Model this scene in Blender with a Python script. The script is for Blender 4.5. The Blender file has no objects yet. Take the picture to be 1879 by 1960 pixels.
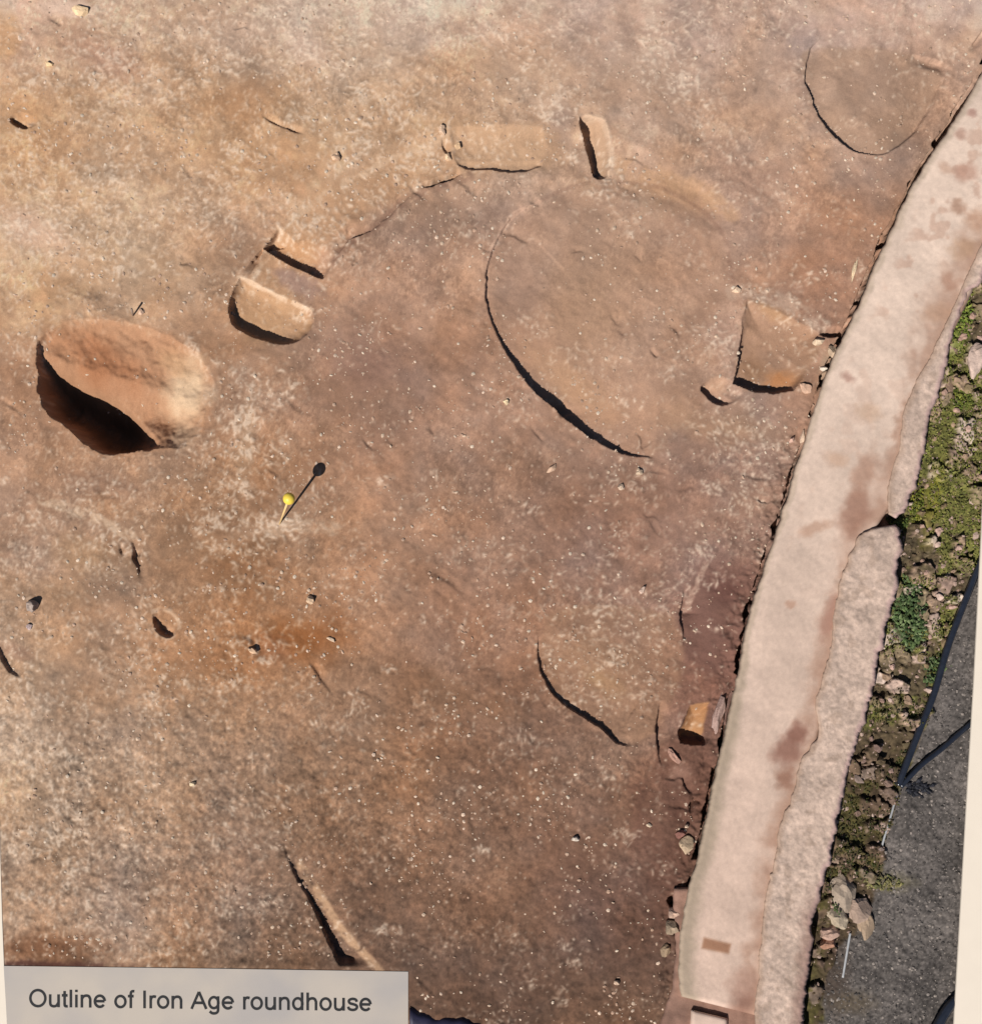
import bpy, math, random
import numpy as np
from mathutils import Vector

# ------------------------------------------------------------------ camera, sky, sun
S = 188.0                     # plan units (px of the plan) per metre
CX, CY = 940.0, 980.0         # plan point that is the world origin
NX, NY = 720.0, 1200.0        # plan point straight below the camera
HC = 12.0                     # camera height in metres
HP = HC*S
sc = bpy.context.scene
cd = bpy.data.cameras.new('camera'); cam = bpy.data.objects.new('camera', cd)
sc.collection.objects.link(cam); sc.camera = cam
Wm = 1879.0/S
cam.location = ((NX-CX)/S, (CY-NY)/S, HC)
cd.sensor_fit = 'HORIZONTAL'; cd.sensor_width = 36; cd.lens = 36*HC/Wm
cd.shift_x = (939.5-NX)/S/Wm; cd.shift_y = (NY-980.5)/S/Wm
cd.clip_end = 2000
SUN_EL = math.radians(45.7)
SDX, SDY = 0.62, 0.785           # direction in which shadows fall (world x, y)
w = bpy.data.worlds.new('World'); sc.world = w; w.use_nodes = True
nt = w.node_tree; bg = nt.nodes['Background']
sky = nt.nodes.new('ShaderNodeTexSky'); sky.sky_type = 'NISHITA'; sky.sun_disc = False
sky.sun_elevation = SUN_EL; sky.sun_rotation = math.atan2(-SDX, -SDY)
sky.dust_density = 0.4; sky.air_density = 0.7
nt.links.new(sky.outputs[0], bg.inputs[0]); bg.inputs[1].default_value = 0.05
sd = bpy.data.lights.new('sun', 'SUN'); sd.energy = 4.9; sd.angle = math.radians(0.5); sd.color = (1, .968, .925)
so = bpy.data.objects.new('sun', sd); sc.collection.objects.link(so)
ce = math.cos(SUN_EL)
so.rotation_euler = Vector((SDX*ce, SDY*ce, -math.sin(SUN_EL))).to_track_quat('-Z', 'Y').to_euler()
sc.view_settings.view_transform = 'Standard'; sc.view_settings.look = 'None'
sc.view_settings.gamma = 1; sc.view_settings.use_curve_mapping = False
sc.view_settings.exposure = 0.06
sc.cycles.diffuse_bounces = 1
KALB = 0.80                   # picture value -> albedo

rng = np.random.default_rng(7); random.seed(7)

# ------------------------------------------------------------------ helpers
def W(px, py, z=0.0):
    "plan coordinates of a point seen at height z -> world"
    k = 1 - z/HC
    return ((NX+(px-NX)*k-CX)/S, (CY-(NY+(py-NY)*k))/S, z)
def lin(c):
    c = np.clip(np.asarray(c, dtype=np.float64), 0, 1)
    return np.where(c <= .04045, c/12.92, ((c+.055)/1.055)**2.4)
def C(r, g, b): return np.array((r, g, b))/255.0
_tab = np.random.default_rng(3).random((16, 256, 256)).astype(np.float32)
def vn(x, y, s, seed=0):
    t = _tab[seed % 16]; ox = seed*17.3; oy = seed*9.7
    x = x/s+ox; y = y/s+oy
    xi = np.floor(x).astype(np.int64); yi = np.floor(y).astype(np.int64)
    fx = x-xi; fy = y-yi; fx = fx*fx*(3-2*fx); fy = fy*fy*(3-2*fy)
    x0 = xi & 255; x1 = (xi+1) & 255; y0 = yi & 255; y1 = (yi+1) & 255
    a = t[y0, x0]*(1-fx)+t[y0, x1]*fx; b = t[y1, x0]*(1-fx)+t[y1, x1]*fx
    return (a*(1-fy)+b*fy)
def fbm(x, y, s, seed=0, o=4, g=.55):
    r = 0; a = 1; tot = 0
    for k in range(o):
        r = r+a*vn(x+k*13.1, y-k*7.7, s/2**k, seed+k); tot += a; a *= g
    return r/tot
def ss(a, b, x):
    t = np.clip((x-a)/(b-a), 0, 1); return t*t*(3-2*t)
def poly_sd(X, Y, pts):
    "signed distance to polygon, positive inside"
    d = np.full(X.shape, 1e9); ins = np.zeros(X.shape, bool); n = len(pts)
    for i in range(n):
        ax, ay = pts[i]; bx, by = pts[(i+1) % n]
        ex, ey = bx-ax, by-ay; L = ex*ex+ey*ey+1e-9
        t = np.clip(((X-ax)*ex+(Y-ay)*ey)/L, 0, 1)
        d = np.minimum(d, np.hypot(X-ax-t*ex, Y-ay-t*ey))
        if ay != by:
            c = ((ay > Y) != (by > Y)) & (X < (bx-ax)*(Y-ay)/(by-ay)+ax)
            ins ^= c
    return np.where(ins, d, -d)
def smoothpts(pts, n=4, closed=False):
    "Catmull-Rom through points (any number of columns)"
    P = np.array(pts, float); out = []
    N = len(P)
    for i in range(N if closed else N-1):
        if closed: p0, p1, p2, p3 = P[i-1], P[i], P[(i+1) % N], P[(i+2) % N]
        else: p0, p1, p2, p3 = P[max(i-1, 0)], P[i], P[i+1], P[min(i+2, N-1)]
        for k in range(n):
            t = k/n
            out.append(.5*((2*p1)+(p2-p0)*t+(2*p0-5*p1+4*p2-p3)*t*t+(-p0+3*p1-3*p2+p3)*t**3))
    if not closed: out.append(P[-1])
    return np.array(out)
def line_d(X, Y, pts):
    "distance to polyline, signed side (+ = left of travel in plan coords y down), parameter index"
    best = np.full(X.shape, 1e9); par = np.zeros(X.shape); side = np.zeros(X.shape)
    for i in range(len(pts)-1):
        ax, ay = pts[i][:2]; bx, by = pts[i+1][:2]
        ex, ey = bx-ax, by-ay; L = ex*ex+ey*ey+1e-9
        t = np.clip(((X-ax)*ex+(Y-ay)*ey)/L, 0, 1)
        dx = X-ax-t*ex; dy = Y-ay-t*ey; d = np.hypot(dx, dy)
        m = d < best-1e-6
        best = np.where(m, d, best); par = np.where(m, i+t, par)
        side = np.where(m, ex*dy-ey*dx, side)   # y down: + means right of travel
    return best, par, np.where(side < 0, 1.0, -1.0)

def tag(o, label=None, cat=None, group=None, kind=None):
    if label: o['label'] = label
    if cat: o['category'] = cat
    if group: o['group'] = group
    if kind: o['kind'] = kind
    return o
def fastmesh(name, co, quads, cols=None, smooth=True):
    me = bpy.data.meshes.new(name)
    n = len(co); m = len(quads); k = quads.shape[1]
    me.vertices.add(n); me.vertices.foreach_set('co', np.ascontiguousarray(co, dtype=np.float32).ravel())
    me.loops.add(m*k); me.loops.foreach_set('vertex_index', quads.astype(np.int32).ravel())
    me.polygons.add(m); me.polygons.foreach_set('loop_start', (np.arange(m)*k).astype(np.int32))
    me.update(calc_edges=True)
    if cols is not None:
        a = me.color_attributes.new('soil', 'FLOAT_COLOR', 'POINT')
        c4 = np.ones((n, 4), np.float32); c4[:, :3] = lin(cols)*KALB
        a.data.foreach_set('color', c4.ravel())
    me.polygons.foreach_set('use_smooth', np.full(m, smooth))
    me.validate()
    return me
def link(name, me, mat, parent=None):
    o = bpy.data.objects.new(name, me); sc.collection.objects.link(o)
    if mat and not me.materials: me.materials.append(mat)
    if parent: o.parent = parent
    return o
class MB:
    def __init__(s): s.v = []; s.f = []; s.c = []
    def add(s, v, f, col=None):
        b = len(s.v); s.v += [tuple(p) for p in v]; s.f += [tuple(i+b for i in q) for q in f]
        if col is not None: s.c += [tuple(col)]*len(v)
    def mesh(s, name, smooth=False):
        me = bpy.data.meshes.new(name); me.from_pydata(s.v, [], s.f)
        if s.c:
            a = me.color_attributes.new('soil', 'FLOAT_COLOR', 'POINT')
            c4 = np.ones((len(s.v), 4), np.float32); c4[:, :3] = lin(np.array(s.c))*KALB
            a.data.foreach_set('color', c4.ravel())
        if smooth: me.shade_smooth()
        me.validate(); return me

def mat_attr(name, grain_scale=60, grain=.25, bump=.3, bump_scale=90, rough=.95, bdist=.01):
    m = bpy.data.materials.new(name); m.use_nodes = True; t = m.node_tree; N = t.nodes; L = t.links
    p = N['Principled BSDF']; p.inputs['Roughness'].default_value = rough
    p.inputs['Specular IOR Level'].default_value = .2
    at = N.new('ShaderNodeAttribute'); at.attribute_name = 'soil'
    tc = N.new('ShaderNodeTexCoord')
    n1 = N.new('ShaderNodeTexNoise'); n1.inputs['Scale'].default_value = grain_scale; n1.inputs['Detail'].default_value = 5
    n1.inputs['Roughness'].default_value = .7
    L.new(tc.outputs['Object'], n1.inputs['Vector'])
    mr = N.new('ShaderNodeMapRange'); mr.inputs[1].default_value = .3; mr.inputs[2].default_value = .7
    mr.inputs[3].default_value = 1-grain; mr.inputs[4].default_value = 1+grain
    L.new(n1.outputs['Fac'], mr.inputs[0])
    mx = N.new('ShaderNodeVectorMath'); mx.operation = 'SCALE'
    L.new(at.outputs['Color'], mx.inputs[0]); L.new(mr.outputs[0], mx.inputs['Scale'])
    L.new(mx.outputs[0], p.inputs['Base Color'])
    n2 = N.new('ShaderNodeTexNoise'); n2.inputs['Scale'].default_value = bump_scale; n2.inputs['Detail'].default_value = 4
    L.new(tc.outputs['Object'], n2.inputs['Vector'])
    b = N.new('ShaderNodeBump'); b.inputs['Strength'].default_value = bump; b.inputs['Distance'].default_value = bdist
    L.new(n2.outputs['Fac'], b.inputs['Height']); L.new(b.outputs[0], p.inputs['Normal'])
    return m
def mat_plain(name, rgb, rough=.6, noise=.15, nscale=40, bump=0., metal=0., spec=.4):
    m = bpy.data.materials.new(name); m.use_nodes = True; t = m.node_tree; N = t.nodes; L = t.links
    p = N['Principled BSDF']; p.inputs['Roughness'].default_value = rough; p.inputs['Metallic'].default_value = metal
    p.inputs['Specular IOR Level'].default_value = spec
    c = lin(C(*rgb))*KALB
    tc = N.new('ShaderNodeTexCoord'); n1 = N.new('ShaderNodeTexNoise'); n1.inputs['Scale'].default_value = nscale
    n1.inputs['Detail'].default_value = 5; L.new(tc.outputs['Object'], n1.inputs['Vector'])
    cr = N.new('ShaderNodeValToRGB')
    cr.color_ramp.elements[0].position = .3; cr.color_ramp.elements[1].position = .7
    cr.color_ramp.elements[0].color = (*np.clip(c*(1-noise), 0, 1), 1); cr.color_ramp.elements[1].color = (*np.clip(c*(1+noise), 0, 1), 1)
    L.new(n1.outputs['Fac'], cr.inputs[0]); L.new(cr.outputs[0], p.inputs['Base Color'])
    if bump:
        b = N.new('ShaderNodeBump'); b.inputs['Strength'].default_value = bump; b.inputs['Distance'].default_value = .01
        L.new(n1.outputs['Fac'], b.inputs['Height']); L.new(b.outputs[0], p.inputs['Normal'])
    return m
M_soil = mat_attr('soil', 70, .13, .35, 110, .97, .006)
M_conc = mat_attr('concrete', 80, .05, .35, 90, .93, .004)
M_rough = mat_attr('rough_concrete', 60, .08, .4, 70, .95, .006)
M_stone = mat_attr('stone', 50, .15, .5, 60, .9, .008)
M_leaf = mat_attr('leaf', 30, .2, .1, 60, .6, .004)

# ------------------------------------------------------------------ ground height and colour
STEP = 2.0
def axis(lo, hi):
    a = list(np.arange(lo, hi+.1, STEP)); st = STEP; l = []; x = a[0]
    while x > -70000: st *= 1.32; x -= st; l.append(x)
    st = STEP; r = []; x = a[-1]
    while x < 70000: st *= 1.32; x += st; r.append(x)
    return np.array(l[::-1]+a+r)
ax_ = axis(-30, 1910); ay_ = axis(-30, 1990)
X, Y = np.meshgrid(ax_, ay_)
nY, nX = X.shape
Z = np.zeros_like(X)

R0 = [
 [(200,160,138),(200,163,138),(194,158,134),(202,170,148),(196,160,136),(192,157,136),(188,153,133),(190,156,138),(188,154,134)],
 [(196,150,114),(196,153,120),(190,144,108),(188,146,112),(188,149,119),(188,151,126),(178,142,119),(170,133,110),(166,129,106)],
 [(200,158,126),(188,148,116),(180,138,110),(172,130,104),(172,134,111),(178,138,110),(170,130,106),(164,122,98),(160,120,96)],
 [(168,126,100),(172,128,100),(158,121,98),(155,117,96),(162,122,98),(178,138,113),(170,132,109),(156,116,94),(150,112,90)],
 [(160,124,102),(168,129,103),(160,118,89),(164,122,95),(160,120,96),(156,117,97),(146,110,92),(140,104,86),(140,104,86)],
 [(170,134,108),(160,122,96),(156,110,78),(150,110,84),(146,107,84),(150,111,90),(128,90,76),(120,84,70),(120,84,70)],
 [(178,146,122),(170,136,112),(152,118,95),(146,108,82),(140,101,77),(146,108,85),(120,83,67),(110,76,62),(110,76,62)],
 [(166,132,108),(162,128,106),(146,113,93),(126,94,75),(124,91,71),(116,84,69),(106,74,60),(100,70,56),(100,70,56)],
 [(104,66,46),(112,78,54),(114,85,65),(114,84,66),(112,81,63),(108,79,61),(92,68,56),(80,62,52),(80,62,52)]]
TAB = np.array(R0, float)/255  # soil tones; overall brightness gradient, light top to dark bottom, painted in
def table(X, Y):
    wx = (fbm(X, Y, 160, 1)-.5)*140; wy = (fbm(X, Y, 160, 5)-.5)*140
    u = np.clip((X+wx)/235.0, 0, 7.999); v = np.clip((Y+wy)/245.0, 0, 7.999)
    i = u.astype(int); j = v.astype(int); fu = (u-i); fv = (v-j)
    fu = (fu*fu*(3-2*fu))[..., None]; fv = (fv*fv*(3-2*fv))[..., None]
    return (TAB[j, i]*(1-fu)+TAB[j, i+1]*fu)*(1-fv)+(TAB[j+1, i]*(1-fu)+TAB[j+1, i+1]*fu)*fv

def window(pts, m):
    p = np.array([q[:2] for q in pts]); x0, y0 = p.min(0)-m; x1, y1 = p.max(0)+m
    i0, i1 = np.searchsorted(ax_, [x0, x1]); j0, j1 = np.searchsorted(ay_, [y0, y1])
    return slice(j0, j1), slice(i0, i1)
def mixc(col, sl, c, a):
    col[sl] = col[sl]*(1-a[..., None])+np.asarray(c)*a[..., None]
def paint_poly(col, pts, c, alpha=1., feather=8, warp=4, wscale=18, smooth=True, seed=2, mottle=0.):
    p = smoothpts(pts, 4, True) if smooth else pts
    sl = window(p, feather+warp+4); x = X[sl]; y = Y[sl]
    x2 = x+(fbm(x, y, wscale, seed)-.5)*2*warp; y2 = y+(fbm(x, y, wscale, seed+4)-.5)*2*warp
    d = poly_sd(x2, y2, [tuple(q) for q in p])
    a = ss(-feather/2, feather/2, d)*alpha
    if mottle: a = a*(1-mottle+mottle*2*fbm(x, y, 30, seed+1))
    mixc(col, sl, C(*c), np.clip(a, 0, 1))
def paint_blob(col, cx, cy, rx, ry, ang, c, alpha=1., hard=.4, seed=3, warp=.35):
    r = max(rx, ry)*1.6; sl = window([(cx, cy)], r); x = X[sl]; y = Y[sl]
    ca, sa = math.cos(math.radians(ang)), math.sin(math.radians(ang))
    dx = x-cx; dy = y-cy; u = (dx*ca+dy*sa)/rx; v = (-dx*sa+dy*ca)/ry
    q = np.hypot(u, v)+(fbm(x, y, max(10, min(rx, ry)*.7), seed)-.5)*2*warp
    mixc(col, sl, C(*c), np.clip((1-ss(hard, 1.1, q))*alpha, 0, 1))
def paint_line(col, pts, c, width, alpha=1., feather=3, seed=4, breakup=0., warp=3):
    p = smoothpts(pts, 4); sl = window(p, width+feather+6); x = X[sl]; y = Y[sl]
    x2 = x+(fbm(x, y, 14, seed)-.5)*2*warp; y2 = y+(fbm(x, y, 14, seed+3)-.5)*2*warp
    d, t, s = line_d(x2, y2, p)
    a = 1-ss(width/2, width/2+feather, d)
    if breakup: a = a*ss(breakup-.12, breakup+.12, fbm(x, y, 16, seed+5))
    mixc(col, sl, C(*c), a*alpha)

# ---- base relief
soft = ss(300, 1500, Y)
rough_bl = np.clip(ss(1250, 1500, Y)*(1-ss(500, 1000, X)*.55)+.25*ss(900, 1200, Y), 0, 1)
inframe = ss(-400, -30, X)*(1-ss(1910, 2400, X))*ss(-400, -30, Y)*(1-ss(1990, 2400, Y))
Z += (fbm(X, Y, 260, 2, 3)-.5)*16*(.4+.6*inframe)
Z += (fbm(X, Y, 60, 6, 3)-.5)*7
rg = fbm(X, Y, 90, 9, 3)
Z += (fbm(X, Y, 13, 4, 3, .6)-.5)*(1.2+3.6*rough_bl+1.6*ss(.5, .7, rg))
# stretched grooves (trowel and wheel marks)
gx = X*.5-Y*.86; gy = X*.86+Y*.5
Z += (fbm(gx, gy*.35, 11, 8, 2)-.5)*1.2*ss(.45, .6, fbm(X, Y, 120, 11, 2))

_g = smoothpts([(500,620),(530,520),(590,440),(690,365),(800,312),(940,286),(1040,284),(1140,305),(1260,350),(1380,405)], 3)
_sl = window(_g, 70); _d, _t, _s = line_d(X[_sl], Y[_sl], _g); Z[_sl] -= 6*(1-ss(12, 55, _d))
WL_ = [(2010,-120),(1886,125),(1822,238),(1765,322),(1700,452),(1638,592),(1592,690),(1560,780),(1528,880),(1502,970),(1478,1045),(1460,1095),(1436,1165),(1408,1310),(1366,1500),(1334,1645),(1303,1775),(1298,1900)]
# ---- scarps: sharp edges with a lower side that the low sun leaves in shade
T = math.tan(SUN_EL)
def scarp(pts, low, fall, ramp=3.0, warp=2.2, maxd=70, seed=5, flat=.25, mul=1.):
    """pts: (x, y, w) with w the width of shade seen; low: 'L' or 'R' of travel (on the plan, y down)"""
    p = smoothpts(pts, 4)
    sl = window(p, fall+6); x = X[sl]; y = Y[sl]
    x2 = x+(fbm(x, y, 16, seed, 3)-.5)*2*warp; y2 = y+(fbm(x, y, 16, seed+3, 3)-.5)*2*warp
    d, t, s = line_d(x2, y2, p)
    side = s if low == 'L' else -s
    # depth needed for the visible shade
    dep = []
    for i in range(len(p)):
        a = p[max(i-1, 0)]; b = p[min(i+1, len(p)-1)]
        ex, ey = b[0]-a[0], b[1]-a[1]; l = math.hypot(ex, ey)+1e-9; ex /= l; ey /= l
        nx, ny = (ey, -ex) if low == 'L' else (-ey, ex)
        vx = SDX/T+(NX-p[i][0])/HP; vy = -SDY/T+(NY-p[i][1])/HP
        f = max(vx*nx+vy*ny, .3)
        dep.append(min(max(p[i][2], 0)/f, maxd)*mul*1.3)
    dep = np.array(dep); dep[0] = 0; dep[-1] = 0
    k = np.clip(t, 0, len(dep)-1.001); i = k.astype(int); fr = k-i
    D = dep[i]*(1-fr)+dep[i+1]*fr
    h = D*ss(-ramp*.3, ramp, d*side)*(1-ss(flat*fall, fall, d))
    Z[sl] -= np.where(side > 0, h, D*ss(-ramp*.3, ramp, -d)*0)

BIGPIT = [(72,662),(95,636),(140,612),(200,610),(262,622),(320,642),(368,668),(398,708),(408,748),(392,786),(384,830),(345,858),(298,860),(250,864),(204,870),(158,850),(122,812),(92,796),(76,760),(72,710)]
def hole(poly, D, ks=7., kg=1.2, dirv=(-.62, .785), rough=2., warp=3., smooth=4, tilt=.3, edge=(-.05, .6), seed=2, tdir=None):
    "a hole cut with steep sides towards dirv and easy slopes on the far side"
    p = smoothpts(poly, smooth, True); sl = window(p, 20); x = X[sl]; y = Y[sl]
    xw = x+(fbm(x, y, 20, seed)-.5)*2*warp; yw = y+(fbm(x, y, 20, seed+4)-.5)*2*warp
    sd_ = poly_sd(xw, yw, [tuple(q) for q in p])
    cx, cy = p.mean(0); R_ = max(np.abs((p-[cx, cy])@np.array(dirv)).max(), 1)
    al = ((x-cx)*dirv[0]+(y-cy)*dirv[1])/R_
    k = kg+(ks-kg)*ss(edge[0], edge[1], al)
    al2 = al if tdir is None else ((x-cx)*tdir[0]+(y-cy)*tdir[1])/max(np.abs((p-[cx, cy])@np.array(tdir)).max(), 1)
    Dm = D*(1+tilt*np.clip(al2, -1, 1)) if tdir is None else D*(.12+1.05*ss(-.20, .62, al2))
    q = k*np.clip(sd_, 0, None)/np.maximum(Dm, 1)
    h = Dm*(1-np.exp(-q*1.2))
    h = h+(fbm(x, y, 26, seed+7, 3)-.5)*2*rough*ss(3, 20, sd_)
    Z[sl] -= np.maximum(h, 0)*(sd_ > 0)
hole(BIGPIT, 150, 8.5, .85, rough=6, warp=6, edge=(.10, .50), dirv=(-.72, .70), tdir=(-.30, .95))
hole([(20,226),(28,240),(44,247),(60,246),(72,236),(62,222),(40,214)], 15, 6, .7)
hole([(460,531),(440,572),(438,602),(452,628),(487,645),(520,656),(552,659),(590,640),(598,596),(545,570),(500,548)], 26, 7, 2.4, rough=1.5, warp=2, smooth=2, tilt=.1)
hole([(862,250),(900,243),(1036,243),(1037,317),(975,328),(935,323),(892,322),(868,300)], 11, 5, .6, dirv=(0, 1), rough=1.2, warp=2, smooth=2, edge=(.2, .8))
hole([(1109,222),(1113,250),(1122,282),(1131,314),(1136,334),(1150,341),(1164,334),(1168,290),(1160,240),(1148,228)], 34, 8, 2., dirv=(-1, .1), rough=1, warp=2, smooth=2, tilt=.1, edge=(-.3, .2))
hole([(1428,574),(1421,600),(1416,650),(1410,695),(1404,736),(1445,750),(1480,754),(1518,748),(1545,705),(1562,660),(1570,640),(1500,604)], 24, 7, .9, rough=2, warp=3, smooth=1, tilt=.2, edge=(-.2, .4))
hole([(1340,742),(1354,763),(1376,775),(1400,772),(1420,754),(1402,730),(1366,722)], 17, 7, .9, rough=1)
hole([(1296,1400),(1302,1422),(1325,1428),(1348,1428),(1358,1414),(1362,1346),(1320,1352)], 34, 9, 2., rough=1, warp=2, smooth=1, tilt=.2, dirv=(-.2, 1))
hole([(291,1180),(294,1200),(306,1214),(326,1222),(341,1206),(342,1186),(326,1172),(304,1170)], 16, 7, 1.)
hole([(1276,1724),(1284,1740),(1300,1744),(1318,1738),(1304,1718),(1288,1714)], 30, 8, 3)
scarp([(498,222,0),(520,236,3),(540,246,2),(560,254,3),(582,260,0)], 'L', 14)
scarp([(536,436,0),(524,450,5),(506,473,8),(508,478,10),(540,497,11),(575,515,12),(609,531,9),(618,536,0)], 'L', 60, flat=.3, warp=1.6)
scarp([(800,362,0),(830,352,3),(858,344,4),(884,330,2)], 'L', 14, warp=3)
scarp([(636,505,0),(668,460,2.5),(690,450,3),(712,440,1),(745,412,1.5),(778,380,1),(800,362,0)], 'L', 26, warp=4)
scarp([(845,262,0),(846,275,3),(851,288,4),(858,297,0)], 'L', 20)
scarp([(1032,384,0),(985,408,1),(955,450,1.2),(934,500,2),(929,555,4),(938,605,4),(962,660,6),(998,718,10),(1028,754,13),(1055,775,15),(1082,800,14),(1122,832,12),(1172,860,9),(1212,873,5),(1252,877,1)], 'L', 190, flat=.12, warp=2.2, maxd=52)
scarp([(1572,72,0),(1552,90,1.6),(1541,145,2),(1555,185,3),(1562,212,3),(1580,240,4),(1602,266,4.5),(1632,288,3),(1670,297,1.5),(1702,292,1.5),(1742,262,2),(1768,232,2),(1790,185,1.5),(1808,140,0)], 'L', 60, flat=.2, maxd=20)
scarp([(1740,102,0),(1775,110,2),(1800,118,2),(1825,134,0)], 'R', 25)
scarp([(1885,50,1),(1868,74,2),(1850,96,0)], 'L', 18)
scarp([(1240,665,0),(1252,682,2),(1262,684,0)], 'L', 12)
scarp([(1565,640,0),(1580,646,8),(1600,646,8),(1612,640,4)], 'L', 22, maxd=30)
scarp([(1028,1215,0),(1029,1250,3),(1037,1292,5),(1056,1328,8),(1086,1354,9),(1120,1376,10),(1150,1396,10),(1178,1422,8),(1208,1430,0)], 'L', 120, flat=.2, maxd=45)
scarp([(1310,1120,0),(1302,1160,2),(1300,1180,4),(1306,1212,2),(1308,1240,0)], 'L', 60, maxd=22)
scarp([(1262,1340,0),(1254,1385,3),(1256,1425,4),(1264,1472,0)], 'L', 26, maxd=22)
scarp([(1262,1492,0),(1280,1494,2.5),(1300,1492,3),(1307,1510,4),(1322,1522,3),(1345,1520,0)], 'L', 22, warp=5)
scarp([(1320,1560,0),(1318,1540,3),(1328,1528,3),(1345,1532,0)], 'R', 16, warp=5)
scarp([(1275,1545,0),(1300,1550,3),(1330,1556,2)], 'L', 18, warp=5)
scarp([(250,1036,2),(254,1052,6),(252,1068,9),(262,1085,6),(264,1108,1)], 'L', 20, warp=3)
scarp([(228,1040,2),(229,1055,5),(233,1066,1)], 'L', 10)
scarp([(-8,1232,4),(2,1262,8),(16,1286,8),(42,1300,1)], 'L', 34)
scarp([(540,1600,0),(548,1640,3),(572,1690,6),(600,1742,10),(622,1795,15),(648,1850,18),(672,1905,14),(690,1950,8)], 'L', 62, flat=.12, warp=3, maxd=34)
scarp([(805,1092,0),(835,1106,2),(862,1122,2.5),(892,1146,0)], 'L', 24, ramp=7)
scarp([(588,1262,0),(600,1285,3),(622,1315,3),(642,1342,0)], 'L', 20, ramp=5)
scarp([(98,545,0),(150,562,2.5),(180,578,3.2),(205,598,3),(240,610,2),(262,614,0)], 'L', 70, ramp=26, warp=6)
scarp([(410,1222,0),(470,1225,3),(485,1248,4),(492,1270,0)], 'L', 40, ramp=8)
scarp([(690,838,0),(700,852,2.5),(712,866,0)], 'L', 12, ramp=5)
scarp([(1010,815,0),(1028,838,2),(1040,850,0)], 'L', 12, ramp=5)
scarp([(1438,955,0),(1462,965,3),(1478,962,0)], 'L', 14)
scarp([(1395,905,0),(1440,918,2),(1470,922,1)], 'L', 22, ramp=6)

WL = [(2010,-120),(1886,125),(1822,238),(1765,322),(1700,452),(1638,592),(1592,690),(1560,780),(1528,880),(1502,970),(1478,1045),(1460,1095),(1436,1165),(1408,1310),(1366,1500),(1334,1645),(1303,1775),(1298,1900)]
_sl = window(WL, 60); _x, _y = X[_sl], Y[_sl]
_d, _t, _s = line_d(_x+(fbm(_x, _y, 16, 3)-.5)*12, _y+(fbm(_x, _y, 16, 8)-.5)*12, WL)
_on = ss(.36, .5, fbm(_x, _y, 60, 6, 3)+.12*(1-ss(650, 800, _y)))
_side = _s                                   # soil side
Z[_sl] -= 46*_on*(1-ss(6, 10, _d))*(_d < 40)
Z[_sl] += (fbm(_x, _y, 18, 4, 3, .7)-.5)*14*(1-ss(20, 60, _d))*ss(700, 900, _y)
_cr = np.random.default_rng(5); _n = 0
while _n < 62:
    px, py = _cr.uniform(20, 1500), _cr.uniform(40, 1820)
    if poly_sd(np.array([px]), np.array([py]), BIGPIT)[0] > -50 or px > np.interp(py, [r[1] for r in WL_], [r[0] for r in WL_])-60: continue
    a_ = _cr.normal(.62, .28); L_ = _cr.uniform(10, 34); cc, s_ = math.cos(a_), math.sin(a_); w_ = _cr.uniform(.7, 1.9)
    scarp([(px-cc*L_, py-s_*L_, 0), (px-cc*L_*.3, py-s_*L_*.3+_cr.normal()*3, w_), (px+cc*L_*.4, py+s_*L_*.4+_cr.normal()*3, w_*.8), (px+cc*L_, py+s_*L_, 0)], 'L', _cr.uniform(14, 34), ramp=_cr.uniform(3, 8), warp=4, seed=int(_cr.integers(9)), maxd=9)
    _n += 1
# moss strip and gravel beyond the foundation lie lower
WALL_OUT = [(2300,-40),(2120,180),(1960,400),(1866,534),(1819,632),(1799,731),(1773,804),(1759,881),(1733,971),(1700,992),(1722,1020),(1716,1095),(1706,1155),(1686,1228),(1666,1306),(1649,1389),(1629,1446),(1616,1506),(1599,1583),(1579,1667),(1556,1773),(1546,1857),(1536,1960),(1530,2200)]
RIGHT = WALL_OUT+[(9000,2200),(9000,-40)]
sl = window([(1450,0),(2300,2050)], 10); x = X[sl]; y = Y[sl]
dr = poly_sd(x, y, RIGHT)
Z[sl] -= 14*ss(-12, 6, dr)
GRAV = [(1900,1040),(1870,1090),(1808,1290),(1770,1400),(1730,1510),(1706,1590),(1690,1660),(1672,1750),(1640,1790),(1606,1820),(1582,1900),(1570,2300),(9000,2300),(9000,1040)]
dg = poly_sd(x+(fbm(x, y, 20, 1)-.5)*22, y+(fbm(x, y, 20, 5)-.5)*22, GRAV)
inm = ss(0, 12, dr)*(1-ss(-4, 6, dg))
_r = np.random.default_rng(21); cells = []
for _ in range(4000):
    q = (_r.uniform(1520, 2000), _r.uniform(480, 1990)); rr = 15+17*_r.random()
    if all(math.hypot(q[0]-u[0], q[1]-u[1]) > (rr+u[2])*.62 for u in cells): cells.append((q[0], q[1], rr))
x2 = x+(fbm(x, y, 26, 3)-.5)*46; y2 = y+(fbm(x, y, 26, 9)-.5)*46
F1 = np.full(x.shape, 1e9); F2 = np.full(x.shape, 1e9); ID = np.zeros(x.shape, int)
for n_, (qx, qy, rr) in enumerate(cells):
    if qx > 1940: pass
    d_ = np.hypot(x2-qx, y2-qy)-rr*.5
    m_ = d_ < F1; F2 = np.where(m_, F1, np.minimum(F2, d_)); ID = np.where(m_, n_, ID); F1 = np.where(m_, d_, F1)
cellv = _r.random(len(cells))[ID]; isst = (cellv < .46).astype(float)
edge_ = ss(1.5, 8, F2-F1)
Z[sl] += inm*(isst*edge_*11*(.5+cellv)-(1-edge_)*(3+2*isst)+(fbm(x, y, 12, 3, 3)-.5)*8-(1-isst)*3)
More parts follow.
